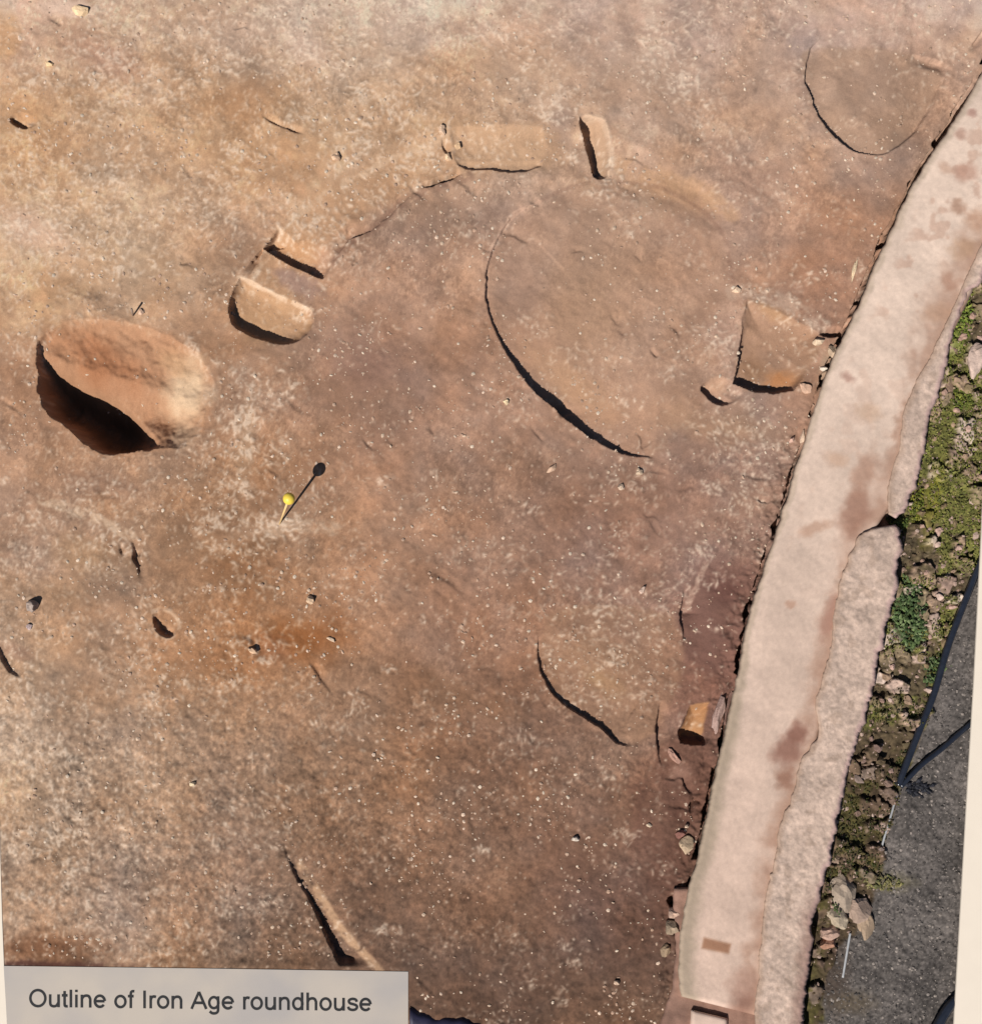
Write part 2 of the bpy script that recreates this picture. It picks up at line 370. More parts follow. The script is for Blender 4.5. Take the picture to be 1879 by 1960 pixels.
Z[sl] += ss(0, 6, dg)*(fbm(x, y, 5, 7, 2)-.5)*2.6
# outside the picture the ground runs on as plain earth
# ---- colours
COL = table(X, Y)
hue = fbm(X, Y, 110, 3, 4)[..., None]-.5
COL = COL*(1+hue*np.array([.10, .0, -.14]))+np.array([.010, .013, .008])+np.array([.0, .002, .012])*ss(300, 1000, X)[..., None]
hue2 = fbm(X, Y, 42, 10, 4)[..., None]-.5
COL = COL*(1+hue2*np.array([.05, .0, -.05]))
m1 = fbm(X, Y, 150, 7, 4)-.5; m2 = fbm(X, Y, 34, 12, 4, .6)-.5; m3 = fbm(X, Y, 9, 1, 3, .7)-.5
COL = COL*(1+m1*.30+m2*.22+m3*(.16+.34*rough_bl))[..., None]
# pale flecks of dried clay, in drifts
fx = X+(fbm(X, Y, 24, 2)-.5)*10; fy = Y+(fbm(X, Y, 24, 8)-.5)*10
c_, s_ = .82, .57
f1 = fbm((fx*c_+fy*s_)*.7, (-fx*s_+fy*c_)*1.3, 7, 5, 3, .8)
f2 = fbm((fx*.3-fy*.95)*.7, (fx*.95+fy*.3)*1.3, 6, 9, 3, .8)
f3 = fbm(X, Y, 20, 3, 3, .6)
drift = fbm(X, Y, 130, 14, 4, .6)
top = 1-ss(500, 1300, Y)
AM = np.array([[.7,.6,.6,.8,.6,.7,.5,.5,.7],[.8,.8,.85,.7,.5,.5,.4,.3,.3],[.9,.7,.6,.4,.25,.2,.3,.3,.3],[.4,.3,.6,.2,.15,.4,.45,.3,.3],[.55,.6,.7,.3,.35,.4,.6,.5,.4],[.65,.5,.5,.3,.3,.6,.2,.2,.2],[.95,.8,.5,.35,.35,.3,.2,.2,.2],[.85,.75,.6,.4,.3,.25,.15,.2,.2],[.3,.3,.4,.3,.3,.25,.2,.2,.2]])
_u = np.clip(X/235.0, 0, 7.999); _v = np.clip(Y/245.0, 0, 7.999); _i = _u.astype(int); _j = _v.astype(int); _a = _u-_i; _b = _v-_j
amt = (AM[_j, _i]*(1-_a)+AM[_j, _i+1]*_a)*(1-_b)+(AM[_j+1, _i]*(1-_a)+AM[_j+1, _i+1]*_a)*_b
dm = ss(.38, .62, drift+.30*(amt-.5))
fv = .36*np.maximum(f1, f2)+.34*f2+.30*f3
fl = ss(.50, .68, fv+.05*(dm-.5))
pale = np.clip(COL*np.array([1.07, 1.05, 1.03])+np.array([.120, .112, .100])+.03*top[..., None], 0, .93)
fa = fl*(.12+.36*dm)
COL = COL*(1-fa[..., None])+pale*fa[..., None]
wash = ss(.50, .70, fbm(X, Y, 75, 7, 4, .6))*(.06+.24*top)
COL = COL*(1-wash[..., None])+pale*wash[..., None]
Z += fa*.9
dk = ss(.70, .84, fbm(X, Y, 12, 15, 3, .7))*.10
COL = COL*(1-dk[..., None])

# stains, floors and patches, plus sunlit and shaded edges painted in
P = lambda *a, **k: paint_poly(COL, *a, **k)
B = lambda *a, **k: paint_blob(COL, *a, **k)
LN = lambda *a, **k: paint_line(COL, *a, **k)
B(60,440,110,50,25,(222,180,152),.75,.2); B(130,15,60,22,5,(232,196,172),.9,.5); B(0,480,60,40,10,(212,170,136),.6,.2)
B(10,70,34,60,0,(214,160,112),.6); B(590,90,80,45,30,(222,184,160),.6,.1); B(430,60,120,60,20,(204,166,140),.4,.1)
B(200,110,110,50,25,(178,134,114),.5,.1); B(470,200,60,70,20,(184,134,96),.5,.1)
B(1040,120,200,50,10,(200,160,130),.4,.1); B(840,240,120,30,0,(200,156,116),.4,.1); B(1230,130,120,70,20,(200,165,140),.5,.1)
B(1290,370,120,42,16,(192,144,106),.55,.1); B(1440,330,130,60,20,(168,128,106),.5,.1)
B(1070,240,36,75,8,(172,142,124),.8,.3); B(1060,195,55,25,-20,(208,172,146),.6,.2)
GUL = [(500,620),(530,520),(590,440),(690,365),(800,312),(940,286),(1040,284)]
LN(GUL, (200,154,116), 46, .55, 36, warp=10)
LN([(478,560),(500,500),(556,420),(640,362),(720,320),(800,285),(880,252)], (222,186,154), 7, .6, 8, breakup=.44, warp=8)
LN([(640,500),(672,462),(712,440),(780,380),(860,348),(900,334)], (132,98,82), 8, .45, 10, breakup=.36, warp=5)  # crease shade along the gully's inner edge painted dark
LN([(1170,312),(1250,330),(1340,362),(1400,410)], (206,160,122), 12, .5, 18, breakup=.4, warp=8)
LN([(1032,384),(1100,356),(1200,346),(1300,372),(1380,440),(1402,540)], (140,104,86), 3, .28, 5, breakup=.35)
P([(1034,390),(960,460),(936,560),(1000,712),(1110,812),(1250,868),(1320,760),(1390,640),(1396,520),(1370,440),(1290,380),(1150,356)], (176,138,114), .45, 14, 8)
B(570,540,60,24,27,(168,134,118),.85,.4); B(560,470,60,40,30,(198,146,104),.6,.2)
B(700,690,120,80,20,(140,106,92),.5,.1); B(640,750,80,50,0,(146,112,92),.4,.1)
B(1330,610,34,110,38,(146,112,92),.5,.1); B(1380,640,40,50,0,(178,142,124),.5,.2)
B(1120,600,120,130,20,(182,140,108),.4,.1); B(1110,740,150,45,38,(192,148,114),.6,.1)
B(580,1225,110,62,12,(158,96,52),.75,.15); B(520,1240,60,40,0,(140,82,50),.4,.1); B(640,1190,60,40,0,(160,104,66),.4,.1)
B(470,840,26,130,6,(194,156,124),.5,.1); B(500,1010,110,22,-20,(200,160,130),.5,.1)
B(160,1060,110,50,10,(186,146,110),.5,.1); B(200,930,120,40,10,(150,114,94),.5,.1); B(230,1010,90,24,8,(172,138,114),.4,.2)
B(110,1130,80,40,0,(176,136,102),.4,.1); B(1140,1260,110,60,10,(168,128,98),.6,.2); B(1160,1310,60,30,30,(186,146,98),.5,.1)
B(640,1880,240,60,0,(116,84,66),.35,.1); B(90,1815,150,40,0,(118,74,48),.6,.2); B(60,1850,200,14,0,(74,42,38),.7,.3)
B(1130,1640,160,90,0,(116,84,66),.4,.1); B(1230,1560,40,120,0,(106,72,60),.5,.2); B(1290,1650,60,160,8,(104,70,56),.6,.2)
B(1330,1800,60,150,0,(92,68,56),.6,.2); B(860,1330,200,50,20,(150,108,78),.4,.1)
P([(72,662),(140,612),(262,622),(368,668),(408,748),(384,830),(298,860),(204,870),(122,812),(76,760)], (186,136,102), .8, 22, 10, mottle=.15)
B(190,690,110,60,30,(172,112,76),.7,.2); B(352,745,58,78,6,(230,196,160),.85,.3); B(352,835,44,34,-10,(206,172,142),.7,.3); B(400,752,26,34,0,(216,184,154),.6,.2); B(330,690,50,34,30,(204,156,116),.7,.2); B(350,820,34,26,0,(186,150,120),.6,.2)  # pit soil tones; the sunlit right slope is painted paler
B(150,660,60,34,10,(186,128,92),.4,.2)
P([(458,536),(520,556),(590,592),(594,630),(552,656),(490,642),(448,618),(442,580)], (198,154,116), .7, 10, 6, mottle=.3)
LN([(456,530),(500,548),(545,570),(596,594)], (232,196,164), 4, .85, 3, breakup=.35)  # sunlit upper edge of the slot painted as a pale line
P([(862,250),(900,240),(1036,244),(1036,316),(975,324),(895,318),(866,290)], (204,164,130), .5, 18, 8, mottle=.4)
P([(1116,228),(1154,232),(1166,280),(1160,336),(1136,330),(1122,282)], (204,164,132), .75, 9, 4)
LN([(1112,226),(1150,226),(1166,262),(1172,310),(1166,342)], (226,190,160), 6, .7, 4, breakup=.4)  # pale line paints the sunlit right wall of the upright slot
LN([(1032,384),(985,408),(955,450),(934,500)], (214,172,146), 4, .7, 4, breakup=.38)
P([(1548,92),(1541,145),(1560,212),(1602,266),(1670,297),(1742,262),(1790,180),(1800,130),(1700,95)], (174,139,113), .5, 14, 6)
P([(1430,576),(1500,600),(1568,640),(1556,690),(1515,746),(1445,748),(1406,730),(1418,650)], (170,130,102), .7, 14, 7, mottle=.3)
B(1500,725,40,24,0,(190,126,78),.7,.2); B(1480,600,50,16,24,(190,144,106),.6,.2); B(1450,700,40,30,0,(140,102,74),.5,.2)
LN([(1400,560),(1450,560),(1520,590),(1570,625)], (206,172,148), 16, .6, 12, breakup=.42)
B(1585,700,22,55,14,(190,164,138),.6,.2); B(1372,735,34,26,0,(200,156,126),.7,.2)
B(1400,820,110,50,0,(180,140,110),.6,.1); B(1310,800,80,50,20,(186,144,112),.5,.1)
B(1440,960,70,60,0,(176,136,112),.5,.1)
P([(1352,1074),(1442,1090),(1438,1150),(1410,1270),(1396,1300),(1320,1262),(1304,1190),(1330,1120)], (124,88,76), .65, 30, 10, mottle=.3)
B(1385,1130,40,40,0,(106,68,60),.5,.1)
LN([(1350,1075),(1330,1130),(1312,1170)], (206,168,146), 7, .6, 5, breakup=.4)
P([(1032,1245),(1062,1172),(1180,1160),(1290,1185),(1304,1290),(1250,1400),(1208,1424),(1150,1394),(1090,1350),(1050,1310)], (166,126,98), .5, 16, 8, mottle=.4)
B(1340,1000,60,70,0,(172,132,110),.4,.1)
P([(1320,1350),(1358,1344),(1348,1414),(1302,1414)], (186,134,92), .95, 5, 2, smooth=False)
P([(1262,1430),(1360,1430),(1350,1560),(1270,1560)], (114,78,64), .6, 26, 10)
B(1300,1480,24,30,30,(170,130,112),.5,.2)
LN([(80,958),(130,974),(190,996),(250,1026)], (226,190,158), 11, .75, 8, breakup=.42)
LN([(292,1172),(318,1168),(340,1185),(340,1208),(322,1222),(300,1216)], (204,168,138), 4, .7, 4, breakup=.35)
LN([(575,1660),(612,1720),(650,1780),(720,1852),(760,1900)], (208,166,130), 10, .75, 8, breakup=.35)  # sunlit right side of the furrow painted as a pale stripe
LN([(640,1010),(610,1008),(560,1006),(520,1020)], (214,178,148), 16, .6, 10, breakup=.45)
B(28,1245,60,20,20,(150,112,92),.5,.1)

# tufts of thin pale smears, clustered as the trowel left them
_q = np.random.default_rng(99)
def amt_at(px, py):
    u_ = min(max(px/235.0, 0), 7.99); v_ = min(max(py/245.0, 0), 7.99); i_, j_ = int(u_), int(v_); a_, b_ = u_-i_, v_-j_
    return (AM[j_, i_]*(1-a_)+AM[j_, i_+1]*a_)*(1-b_)+(AM[j_+1, i_]*(1-a_)+AM[j_+1, i_+1]*a_)*b_
DC = np.zeros_like(X)
def smear(px, py, L_, w_, a_, amp):
    i0 = int((px+30-L_-2)/STEP); j0 = int((py+30-L_-2)/STEP); n_ = int((2*L_+6)/STEP)+1
    i0 += OX; j0 += OY
    if i0 < 0 or j0 < 0 or i0+n_ >= nX or j0+n_ >= nY: return
    sl_ = (slice(j0, j0+n_), slice(i0, i0+n_)); dx = X[sl_]-px; dy = Y[sl_]-py
    c1, s1 = math.cos(a_), math.sin(a_); u_ = dx*c1+dy*s1; v_ = -dx*s1+dy*c1+.04*u_*u_/max(L_, 1)
    DC[sl_] = np.maximum(DC[sl_]*(1 if amp > 0 else 1), 0)*1+np.exp(-(u_/L_*1.6)**4-(v_/w_)**2)*amp
OX = int(np.searchsorted(ax_, -30.0)); OY = int(np.searchsorted(ay_, -30.0))
for _c in range(3600):
    px = _q.uniform(-20, 1860); py = _q.uniform(-20, 1960); am = amt_at(px, py)
    if _q.random() > am*am*1.25+.03: continue
    R1 = _q.uniform(12, 70); base_a = (5*fbm(np.array([px]), np.array([py]), 300, 13, 2)[0] if py < 1250 or px > 700 else 1.5)+_q.normal()*.4
    st_ = _q.uniform(.35, 1.)
    for _k in range(int(_q.integers(8, 22)*(.5+R1/50))):
        r_ = R1*_q.random()**.7; t_ = _q.uniform(0, 6.283)
        smear(px+r_*math.cos(t_)*1.3, py+r_*math.sin(t_)*.8, _q.uniform(3, 10)*(.7+.6*st_), _q.uniform(1.4, 3.2), base_a+_q.normal()*.75, st_*_q.uniform(.25, .9))
for (px, py, R1, n__, ba) in [(482,745,34,70,1.4),(474,800,30,70,1.5),(462,860,28,60,1.6),(452,925,30,60,1.5),(436,985,34,50,1.2),(520,1008,30,60,.4),(478,1062,36,50,1.0),(560,1004,24,40,.2),
        (1064,200,38,70,1.1),(1092,300,16,30,1.3),(1160,345,34,40,.2),(1150,1178,50,60,.5),(1215,1215,50,60,.9),(1420,860,44,60,1.1),(1372,826,40,50,.8),(1432,955,34,50,1.3),(1340,1060,24,40,1.2),(1450,568,30,40,.6),(1520,600,34,40,.6),
        (560,455,40,60,.8),(620,430,40,50,.9),(660,470,40,40,.3),(700,380,44,60,.7),(760,330,44,60,.6),(820,290,40,50,.4),(690,270,44,50,.4),(930,280,50,50,.2),(100,400,90,120,.9),(150,470,80,90,.6),(60,300,60,60,.9),
        (180,985,60,50,.5),(240,1040,40,40,.9),(60,1300,60,60,1.2),(110,760,30,30,.9),(1240,95,60,60,.6),(1320,190,60,60,.6),(560,80,90,90,.6),(1020,110,90,70,.3)]:
    for _k in range(n__):
        r_ = R1*_q.random()**.7; t_ = _q.uniform(0, 6.283)
        smear(px+r_*math.cos(t_)*1.2, py+r_*math.sin(t_), _q.uniform(3, 10), _q.uniform(1.4, 3.0), ba+_q.normal()*.6, _q.uniform(.25, .9))
for _c in range(5200):
    px = _q.uniform(-20, 1860); py = _q.uniform(-20, 1960)
    if _q.random() > .25+.75*amt_at(px, py): continue
    smear(px, py, _q.uniform(1.8, 5.0), _q.uniform(1.5, 3.0), _q.uniform(0, 3.14), _q.uniform(.3, 1.))
_pp = window(BIGPIT, 4); DC[_pp] *= 1-.8*ss(0, 16, poly_sd(X[_pp], Y[_pp], BIGPIT))
DC = np.clip(DC, 0, 1.1)[..., None]*.82
smc = np.clip(COL*.30+C(240, 212, 186)*.70+.02, 0, .95)
COL = COL*(1-DC)+smc*DC
Z += DC[..., 0]*1.0
COL = COL*np.array([.975, .984, .984])
# moss strip and gravel colours
sl = window([(1450,0),(2300,2050)], 10); x = X[sl]; y = Y[sl]
a = ss(-6, 6, dr); n1 = fbm(x, y, 22, 3, 4, .65); n2 = fbm(x, y, 60, 9, 3); n3 = fbm(x, y, 7, 6, 3, .7)
mc = C(102, 88, 66)*np.ones(x.shape+(3,))
g = ss(.44, .58, n2+.35*(n1-.5)+.12*(1-ss(800, 1150, y)))[..., None]
mc = mc*(1-g)+(C(112, 110, 58)*np.ones_like(mc))*g
pk = (isst*ss(.1, .9, edge_)*ss(.40, .54, n1+.06))[..., None]*.9
pc = np.array([C(200,172,156), C(178,148,132), C(160,134,112), C(212,188,172), C(150,130,104)])[(cellv*997).astype(int) % 5]
mc = mc*(1-pk)+pc*pk
mc = mc*(.86+.14*edge_[..., None])  # crevice shade between the stones put into the colour
mc = mc*(1+(n3-.5)*.8)[..., None]
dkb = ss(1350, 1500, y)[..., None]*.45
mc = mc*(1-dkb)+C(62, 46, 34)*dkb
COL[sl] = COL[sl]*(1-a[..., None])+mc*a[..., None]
gc = C(100, 93, 88)*(1+(fbm(x, y, 5, 2, 3, .8)-.5)[..., None]*.9+(fbm(x, y, 70, 8, 3)-.5)[..., None]*.5)
ga = ss(-3, 5, dg)[..., None]
COL[sl] = COL[sl]*(1-ga)+gc*ga
B(1600,1880,50,90,0,(72,58,48),.6,.2); B(1700,1690,70,26,10,(128,118,84),.55,.1); B(1640,1925,60,30,0,(92,78,58),.5,.2)  # first blob paints the wall's shade onto the gravel
B(1840,640,30,80,10,(116,128,50),.8,.2); B(1790,960,22,110,10,(126,122,42),.7,.2); B(1740,1180,34,70,10,(58,76,38),.7,.2)
COL = np.clip(COL, 0, .95)

for pp_ in ([(-10,1842),(785,1852),(785,2100),(-10,2100)], [(-300,1480),(0,1480),(12,1850),(20,2100),(-300,2100)]):
    sl = window(pp_, 30); q_ = ss(-14, 2, poly_sd(X[sl], Y[sl], pp_)); Z[sl] = Z[sl]*(1-q_)+1.5*q_
# plan heights in metres
Zm = Z/S
# ---- split the sheet: ground, pits and slots
VX = (X-CX)/S; VY = (CY-Y)/S
co = np.stack([VX, VY, Zm], -1).reshape(-1, 3)
colf = COL.reshape(-1, 3)
idx = np.arange(nY*nX).reshape(nY, nX)
quads = np.stack([idx[1:, :-1], idx[1:, 1:], idx[:-1, 1:], idx[:-1, :-1]], -1).reshape(-1, 4)
qcx = ((X[1:, 1:]+X[:-1, :-1])/2).ravel(); qcy = ((Y[1:, 1:]+Y[:-1, :-1])/2).ravel()
own = np.zeros(len(quads), int)
CUTS = [
 ('pit', BIGPIT, 'deep steep-sided pit with a black shadow, left of the pin', 1),
 ('excavated_slot', [(458,532),(520,554),(594,594),(596,632),(552,660),(490,650),(444,626),(436,596),(444,562)], 'short straight-sided slot with tan floor below the angular notch', 2),
 ('excavated_slot', [(504,476),(524,450),(600,440),(650,500),(611,534),(575,518),(540,500)], 'shallow slot behind the black angular notch', 3),
 ('excavated_slot', [(848,250),(900,240),(1036,244),(1036,320),(975,328),(935,324),(898,325),(864,300)], 'wide tan slot cut across the ring gully at the top', 4),
 ('excavated_slot', [(1108,222),(1156,230),(1168,280),(1164,340),(1134,334),(1120,284)], 'narrow upright slot with a dark left edge', 5),
 ('scoop', [(1032,384),(985,408),(955,450),(934,500),(929,555),(938,605),(962,660),(998,718),(1055,777),(1122,834),(1212,876),(1252,879),(1300,830),(1330,740),(1390,640),(1400,540),(1380,450),(1300,385),(1150,352)], 'large shallow round scoop in the middle', 6),
 ('scoop', [(1572,72),(1552,90),(1541,145),(1562,212),(1602,267),(1670,299),(1742,264),(1790,190),(1806,130),(1700,92)], 'smooth round patch at the top right', 7),
 ('excavated_slot', [(1428,572),(1500,598),(1570,640),(1558,690),(1518,750),(1445,754),(1404,736),(1416,650)], 'four-sided brown slot against the wall', 8),
 ('scoop', [(1340,742),(1354,763),(1376,775),(1400,772),(1424,750),(1390,720)], 'small hollow below the four-sided slot', 9),
 ('scoop', [(1028,1215),(1029,1250),(1037,1292),(1056,1330),(1086,1356),(1150,1398),(1178,1424),(1208,1432),(1260,1380),(1290,1290),(1270,1190),(1140,1160)], 'shallow scoop with a black curved lower edge', 10),
 ('excavated_slot', [(1292,1400),(1300,1424),(1350,1430),(1360,1412),(1364,1342),(1318,1348)], 'orange-sided hole beside the wall', 11),
 ('posthole', [(291,1176),(294,1200),(306,1215),(328,1221),(342,1200),(334,1172),(310,1166)], 'small round posthole below the pit', 12),
 ('posthole', [(18,220),(28,240),(44,247),(66,245),(66,225),(40,212)], 'small posthole at the upper left edge', 13),
]
for nm, poly, lb, k in CUTS:
    xs = [p[0] for p in poly]; ys = [p[1] for p in poly]
    m = (qcx > min(xs)) & (qcx < max(xs)) & (qcy > min(ys)) & (qcy < max(ys)) & (own == 0)
    ii = np.nonzero(m)[0]; d = poly_sd(qcx[ii], qcy[ii], poly); own[ii[d > 0]] = k
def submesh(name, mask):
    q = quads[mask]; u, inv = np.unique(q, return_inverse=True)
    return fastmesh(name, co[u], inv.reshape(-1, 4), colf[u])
# the moss and gravel beyond the wall are sheets of their own
right = (own == 0) & (qcx > 1500) & (qcx < 2290) & (qcy > -20) & (qcy < 1988)
ii = np.nonzero(right)[0]
d1 = poly_sd(qcx[ii], qcy[ii], RIGHT); d2 = poly_sd(qcx[ii], qcy[ii], GRAV)
own[ii[(d1 > -4) & (d2 <= 0)]] = 20; own[ii[d2 > 0]] = 21
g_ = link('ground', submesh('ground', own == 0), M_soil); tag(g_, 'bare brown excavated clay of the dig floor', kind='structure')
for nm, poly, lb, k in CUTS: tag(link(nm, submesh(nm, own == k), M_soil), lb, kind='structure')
tag(link('mossy_ground', submesh('mossy_ground', own == 20), M_soil), 'strip of mossy earth and rubble right of the wall', kind='structure')
tag(link('gravel_path', submesh('gravel_path', own == 21), M_soil), 'dark grey gravel at the lower right', kind='structure')

def gz(px, py):
    "ground height (m) under a plan point"
    i = min(max(np.searchsorted(ax_, px)-1, 0), nX-2); j = min(max(np.searchsorted(ay_, py)-1, 0), nY-2)
    return float(Zm[j, i])

# ------------------------------------------------------------------ concrete foundation
def strip(rows, n_u, step, htop, base_z, round_px, rough_amp, edge_amp, colfn, seed=1, bend=None):
    """rows: (Lx, Ly, Rx, Ry) plan points seen at the top face; returns mesh with sloping sides"""
    R = smoothpts(rows, 6)
    L = np.hypot(np.diff((R[:, 0]+R[:, 2])/2), np.diff((R[:, 1]+R[:, 3])/2)); s = np.r_[0, np.cumsum(L)]
    nv = int(s[-1]/step)+1; sv = np.linspace(0, s[-1], nv)
    R = np.stack([np.interp(sv, s, R[:, k]) for k in range(4)], 1)
    LX, LY, RX, RY = [R[:, k:k+1] for k in range(4)]
    wdt = np.hypot(RX-LX, RY-LY)
    ux, uy = (RX-LX)/wdt, (RY-LY)/wdt
    eL = (fbm(LX, LY, 34, seed, 4, .65)-.5)*2*edge_amp[0]; eR = (fbm(RX, RY, 26, seed+5, 4, .7)-.5)*2*edge_amp[1]
    LX = LX+ux*eL; LY = LY+uy*eL; RX = RX+ux*eR; RY = RY+uy*eR
    wdt = np.hypot(RX-LX, RY-LY)
    u = np.linspace(0, 1, n_u)[None, :]
    PX = LX*(1-u)+RX*u; PY = LY*(1-u)+RY*u
    ds = np.minimum(u*wdt, (1-u)*wdt)
    end = np.minimum(sv, s[-1]-sv)[:, None]
    de = np.minimum(ds, end)
    t = np.clip(de/round_px, 0, 1); zt = htop-(1-np.sqrt(np.clip(1-(1-t)**2, 0, 1)))*round_px*.75
    zt = zt+(fbm(PX, PY, 60, seed+2, 3)-.5)*rough_amp*2.2+(fbm(PX, PY, 12, seed+3, 3, .7)-.5)*rough_amp*2
    if bend is not None: zt = zt+bend(PX, PY)
    cols = colfn(PX, PY, u*wdt, (1-u)*wdt, end)
    # sides
    def ring(PXe, PYe, outx, outy, off, z): return PXe+outx*off, PYe+outy*off, z
    ZL = [PX], [PY], [zt], [cols]
    x = np.concatenate([LX-ux*5, LX-ux*2, PX, RX+ux*2, RX+ux*5], 1)
    y = np.concatenate([LY-uy*5, LY-uy*2, PY, RY+uy*2, RY+uy*5], 1)
    o = np.ones_like(LX)
    z = np.concatenate([o*base_z, zt[:, :1]*.45+base_z*.55, zt, zt[:, -1:]*.45+base_z*.55, o*base_z], 1)
    c = np.concatenate([cols[:, :1], cols[:, :1], cols, cols[:, -1:], cols[:, -1:]], 1)
    # closed ends
    def cap(A, i, dz): return np.full_like(A[:1], base_z)
    x = np.concatenate([x[:1], x, x[-1:]]); y = np.concatenate([y[:1], y, y[-1:]])
    z = np.concatenate([cap(z, 0, 1), z, cap(z, -1, 1)]) ; c = np.concatenate([c[:1], c, c[-1:]])
    zz = z/S; k = 1-zz/HC
    wx = (NX+(x-NX)*k-CX)/S; wy = (CY-(NY+(y-NY)*k))/S
    h_, w_ = x.shape; id_ = np.arange(h_*w_).reshape(h_, w_)
    q = np.stack([id_[1:, :-1], id_[1:, 1:], id_[:-1, 1:], id_[:-1, :-1]], -1).reshape(-1, 4)
    return np.stack([wx, wy, zz], -1).reshape(-1, 3), q, c.reshape(-1, 3)
def blotch(col, x, y, cx, cy, rx, ry, ang, c, a, hard=.3, warp=.45, seed=3):
    ca, sa = math.cos(math.radians(ang)), math.sin(math.radians(ang))
    u = ((x-cx)*ca+(y-cy)*sa)/rx; v = (-(x-cx)*sa+(y-cy)*ca)/ry
    q = np.hypot(u, v)+(fbm(x, y, max(8, min(rx, ry)*.8), seed)-.5)*2*warp
    al = ((1-ss(hard, 1.1, q))*a)[..., None]
    return col*(1-al)+C(*c)*al
def cap_col(x, y, dl, drr, end):
    f = ss(300, 1900, y)[..., None]
    c = C(230, 204, 184)*(1-f)+C(212, 183, 164)*f
    c = c*(1+(fbm(x, y, 90, 4, 3)-.5)*.16+(fbm(x, y, 30, 7, 4, .7)-.5)*.10+(fbm(x, y, 5, 2, 2)-.5)*.07)[..., None]
    # greenish grey left arris; shading of its rounded slope painted in, wider lower down
    lw = 10+18*ss(1150, 1500, y)
    ga = ((1-ss(lw*.5, lw*1.6, dl+(fbm(x, y, 20, 2)-.5)*16))*(.45+.3*ss(1100, 1400, y)))[..., None]
    c = c*(1-ga)+C(166, 148, 126)*ga
    # brown stain along the right side
    wr = 8+46*ss(380, 460, y)*(1-ss(640, 760, y))+10+44*ss(830, 930, y)*(1-ss(1040, 1090, y))+22*ss(1090, 1200, y)
    q = drr-14+(fbm(x, y, 30, 9, 4, .65)-.5)*46
    sa = ((1-ss(wr*.1, wr*1.3, q))*.66)[..., None]
    sa = sa*(.45+.55*ss(.36, .56, fbm(x, y, 50, 6, 3)))[..., None]
    c = c*(1-sa)+C(168, 128, 106)*sa
    bl = ss(.60, .70, fbm(x, y, 30, 13, 3))*ss(20, 50, dl)*(1-ss(1000, 1200, y))*(.45-.3*ss(500, 800, y))
    c = c*(1-bl[..., None])+C(192, 152, 130)*bl[..., None]
    for (cx, cy, rx, ry, an, co_, a_) in [
        (1859,217,14,11,10,(172,130,116),.7),(1838,257,15,14,0,(176,138,120),.7),(1850,330,30,26,0,(180,136,116),.6),(1808,322,24,14,30,(186,146,122),.5),
        (1833,397,17,20,0,(170,132,110),.75),(1868,420,30,30,0,(184,140,112),.5),(1845,475,36,26,0,(184,146,116),.6),(1815,540,16,26,-20,(176,134,112),.6),
        (1800,600,40,24,0,(190,150,122),.5),(1622,722,18,12,20,(178,138,122),.7),(1660,790,34,24,0,(198,162,134),.5),(1600,880,30,22,20,(196,156,128),.5),
        (1560,1012,50,15,-20,(184,144,120),.6),(1512,1158,15,11,0,(186,142,118),.6),(1640,980,40,70,20,(160,118,98),.75),(1655,905,30,60,15,(168,126,104),.6),
        (1590,1175,20,60,15,(172,126,108),.6),(1510,1440,36,44,25,(148,106,90),.85),(1528,1405,26,30,30,(146,104,88),.9),(1500,1490,22,30,10,(150,108,88),.8),
        (1420,1890,40,40,0,(160,118,100),.5),(1412,1960,40,70,0,(138,98,82),.7),(1370,1260,90,20,-75,(200,176,150),.3)]:
        c = blotch(c, x, y, cx, cy, rx, ry, an, co_, a_)
    # the short brown bar mark
    d = poly_sd(x, y, [(1347,1796),(1398,1808),(1394,1826),(1343,1816)])
    a = (ss(-4, 3, d)*.85)[..., None]; c = c*(1-a)+C(158, 112, 84)*a
    return np.clip(c, 0, .95)
def rough_col(x, y, dl, drr, end):
    c = C(204, 178, 160)*np.ones(x.shape+(3,))
    c = c*(1+(fbm(x, y, 40, 5, 3)-.5)*.22+(fbm(x, y, 8, 9, 3, .75)-.5)*.34)[..., None]
    pk = (1-ss(3, 12, drr+(fbm(x, y, 12, 1)-.5)*8))[..., None]*.4
    c = c*(1-pk)+C(190, 148, 150)*pk
    ls = ((1-ss(2, 16, dl+(fbm(x, y, 16, 6)-.5)*12))*.45)[..., None]
    c = c*(1-ls)+C(160, 130, 108)*ls
    d = ss(.62, .72, fbm(x, y, 20, 12, 3))[..., None]*.3
    c = c*(1-d)+C(150, 126, 108)*d
    low = (ss(1650, 1800, y)*(1-ss(10, 34, drr+(fbm(x, y, 20, 3)-.5)*26))*.55)[..., None]
    c = c*(1-low)+C(142, 110, 98)*low
    return np.clip(c, 0, .95)
foundation = bpy.data.objects.new('concrete_foundation', None); sc.collection.objects.link(foundation)
foundation.location = (0, 0, 0)
tag(foundation, 'long pale pinkish concrete wall footing running diagonally down the right side', 'concrete wall')
CAPROWS = [(2160,-330,2420,-260),(2010,-120,2230,-20),(1886,125,2070,200),(1822,238,1985,310),(1765,322,1925,395),(1700,452,1862,510),(1638,592,1802,640),(1592,690,1764,712),(1560,780,1736,771),(1528,880,1720,850),(1502,970,1704,930),(1478,1045,1690,985),(1460,1095,1642,1050),(1436,1165,1616,1108),(1424,1230,1598,1160),(1408,1310,1586,1270),(1388,1400,1562,1345),(1366,1500,1548,1410),(1350,1575,1524,1506),(1334,1645,1494,1570),(1314,1712,1484,1650),(1303,1775,1470,1730),(1298,1840,1458,1810),(1302,1908,1440,1942)]
